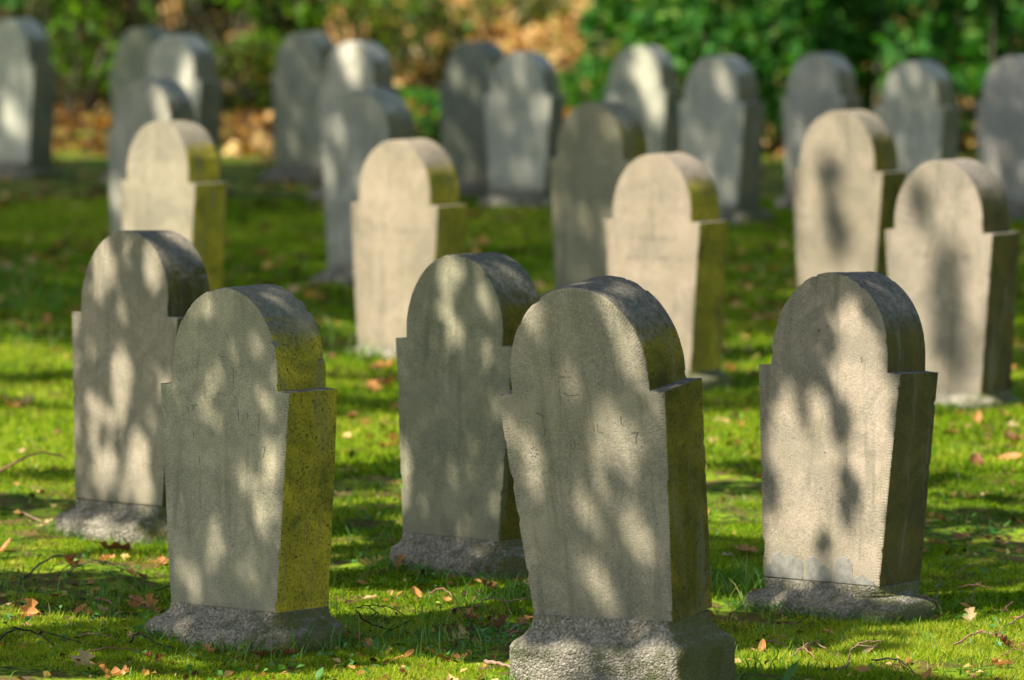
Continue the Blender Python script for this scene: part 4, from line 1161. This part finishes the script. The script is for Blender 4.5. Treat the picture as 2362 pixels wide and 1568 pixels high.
twig([[(2200, 1500), (2260, 1490), (2300, 1492)]], 'thin pink twig at the lower right above the lit moss', M_twig_pink, .0024)
twig([[(1785, 1235), (1830, 1232), (1868, 1228)]], 'straight pale twig left of the front right stone', M_twig_tan, .0028)
twig([[(1165, 1482), (1195, 1472), (1210, 1468)]], 'red twig ending at the tall plinth', M_twig_pink, .003)
twig([[(1120, 1540), (1150, 1548), (1182, 1560)]], 'thick grey brown stick on the bottom edge left of the tall plinth', M_twig_tan, .006)

tw_lab = set(); tr_ = 0
while len(tw_lab) < 22 and tr_ < 500:
    tr_ += 1
    x_, y_ = random.uniform(20, 2340), random.uniform(1180, 1560)
    p_ = on_ground(x_, y_)
    if near_plinth(np.array([p_.x]), np.array([p_.y]), .03)[0]: continue
    k_ = min('ABCDE', key=lambda q: math.hypot(x_ - stones[q][0], (y_ - stones[q][1]) * 1.5))
    side = 'left of' if x_ < stones[k_][0] - 100 else 'right of' if x_ > stones[k_][0] + 160 else 'in front of'
    lvl = 'low' if y_ > 1440 else 'high'
    mt_, cn = random.choice([(M_twig_dark, 'black'), (M_twig_tan, 'tan'), (M_twig_pink, 'reddish')])
    lb = '%s thin %s twig %s %s' % ('bent' if tr_ % 2 else 'straight', cn, side, marks_[k_]) + (', near the lower edge' if lvl == 'low' else '')
    if lb in tw_lab: continue
    tw_lab.add(lb)
    a_, L_ = random.uniform(-.5, .5), random.uniform(40, 110)
    bend = random.uniform(8, 16) if tr_ % 2 else 2
    twig([[(x_, y_), (x_ + L_ * .5 * math.cos(a_), y_ + L_ * .12 * math.sin(a_) - bend), (x_ + L_ * math.cos(a_), y_ + L_ * .25 * math.sin(a_))]] +
         ([[(x_ + L_ * .5 * math.cos(a_), y_ + L_ * .12 * math.sin(a_) - bend), (x_ + L_ * .7, y_ - bend - 14)]] if tr_ % 3 else []), lb, mt_, random.uniform(.0014, .0026))

# ------------------------------------------------------------------ small leafy weeds
def weed(px, py, leaves, label, size=.04):
    """leaves: (azimuth, elevation, length factor)"""
    p = on_ground(px, py)
    e = empty('weed', p); tag(e, label, 'weed')
    me_parts = []
    for az, el, lf in leaves:
        L = size * lf; N = 7; v, f = [], []
        for i in range(N + 1):
            t = i / N; w = L * .20 * math.sin(math.pi * min(1, t * .8 + .18)) ** 1.2 if i else .0012
            c_ = Vector((math.cos(az) * math.cos(el) * L * t, math.sin(az) * math.cos(el) * L * t, math.sin(el) * L * t - .15 * L * t * t))
            sd = Vector((-math.sin(az), math.cos(az), 0))
            v += [c_ - sd * w + Vector((0, 0, .25 * w)), c_, c_ + sd * w + Vector((0, 0, .25 * w))]
        for i in range(N):
            a = i * 3; f += [(a, a + 1, a + 4, a + 3), (a + 1, a + 2, a + 5, a + 4)]
        me = py_mesh('leaf', v, f); at_ = me.attributes.new('rnd', 'FLOAT', 'POINT'); at_.data.foreach_set('value', np.full(len(v), random.random(), np.float32))
        link('leaf', me, M_weed, e)
    return e
weed(1835, 1392, [(2.9, .9, 1.1), (1.2, 1.35, 1.6), (.2, .6, 1.0)], 'three leaved sprout in front of the mortar patched stone\'s plinth', .048)
weed(1808, 1578, [(.6, 1.0, 1.5), (3.2, .4, .6), (5.2, .3, .5)], 'broad upright green leaf at the bottom edge right of the tall plinth', .05)
weed(215, 1550, [(2.6, .5, 1.0), (.3, .2, .6)], 'pale green oval leaf at the bottom edge on the left', .04)
weed(275, 1545, [(.9, .7, 1.0), (3.9, .3, .6)], 'green oval leaf lying on the orange leaf at the bottom left', .035)
weed(2008, 1545, [(1.5, .8, .9), (3.3, .4, .7)], 'small green weed beside the curved twig', .03)
weed(730, 1560, [(1.0, .9, 1.1), (2.8, .3, .6)], 'lance shaped green leaf at the bottom right of the front left plinth', .04)
weed(1950, 1470, [(2.4, .4, .9), (.4, .3, .8), (4.4, .3, .7)], 'tiny green rosette on the moss below the mortar patched stone', .022)
weed(870, 1500, [(1.8, 1.2, 1.2), (.3, .8, .9), (3.4, .7, .9), (5, .4, .8)], 'grey green leafy weed at the bottom between the front stones', .035)
weed(850, 1200, [(1.8, .8, 1.0), (.3, .6, .9), (3.2, .6, .9)], 'small green weed left of the mottled centre stone', .035)
weed(2290, 1235, [(1.8, .8, 1.0), (.3, .4, .9), (3.2, .5, .9), (4.6, .4, .8)], 'bright green weed in the moss at the right edge', .04)
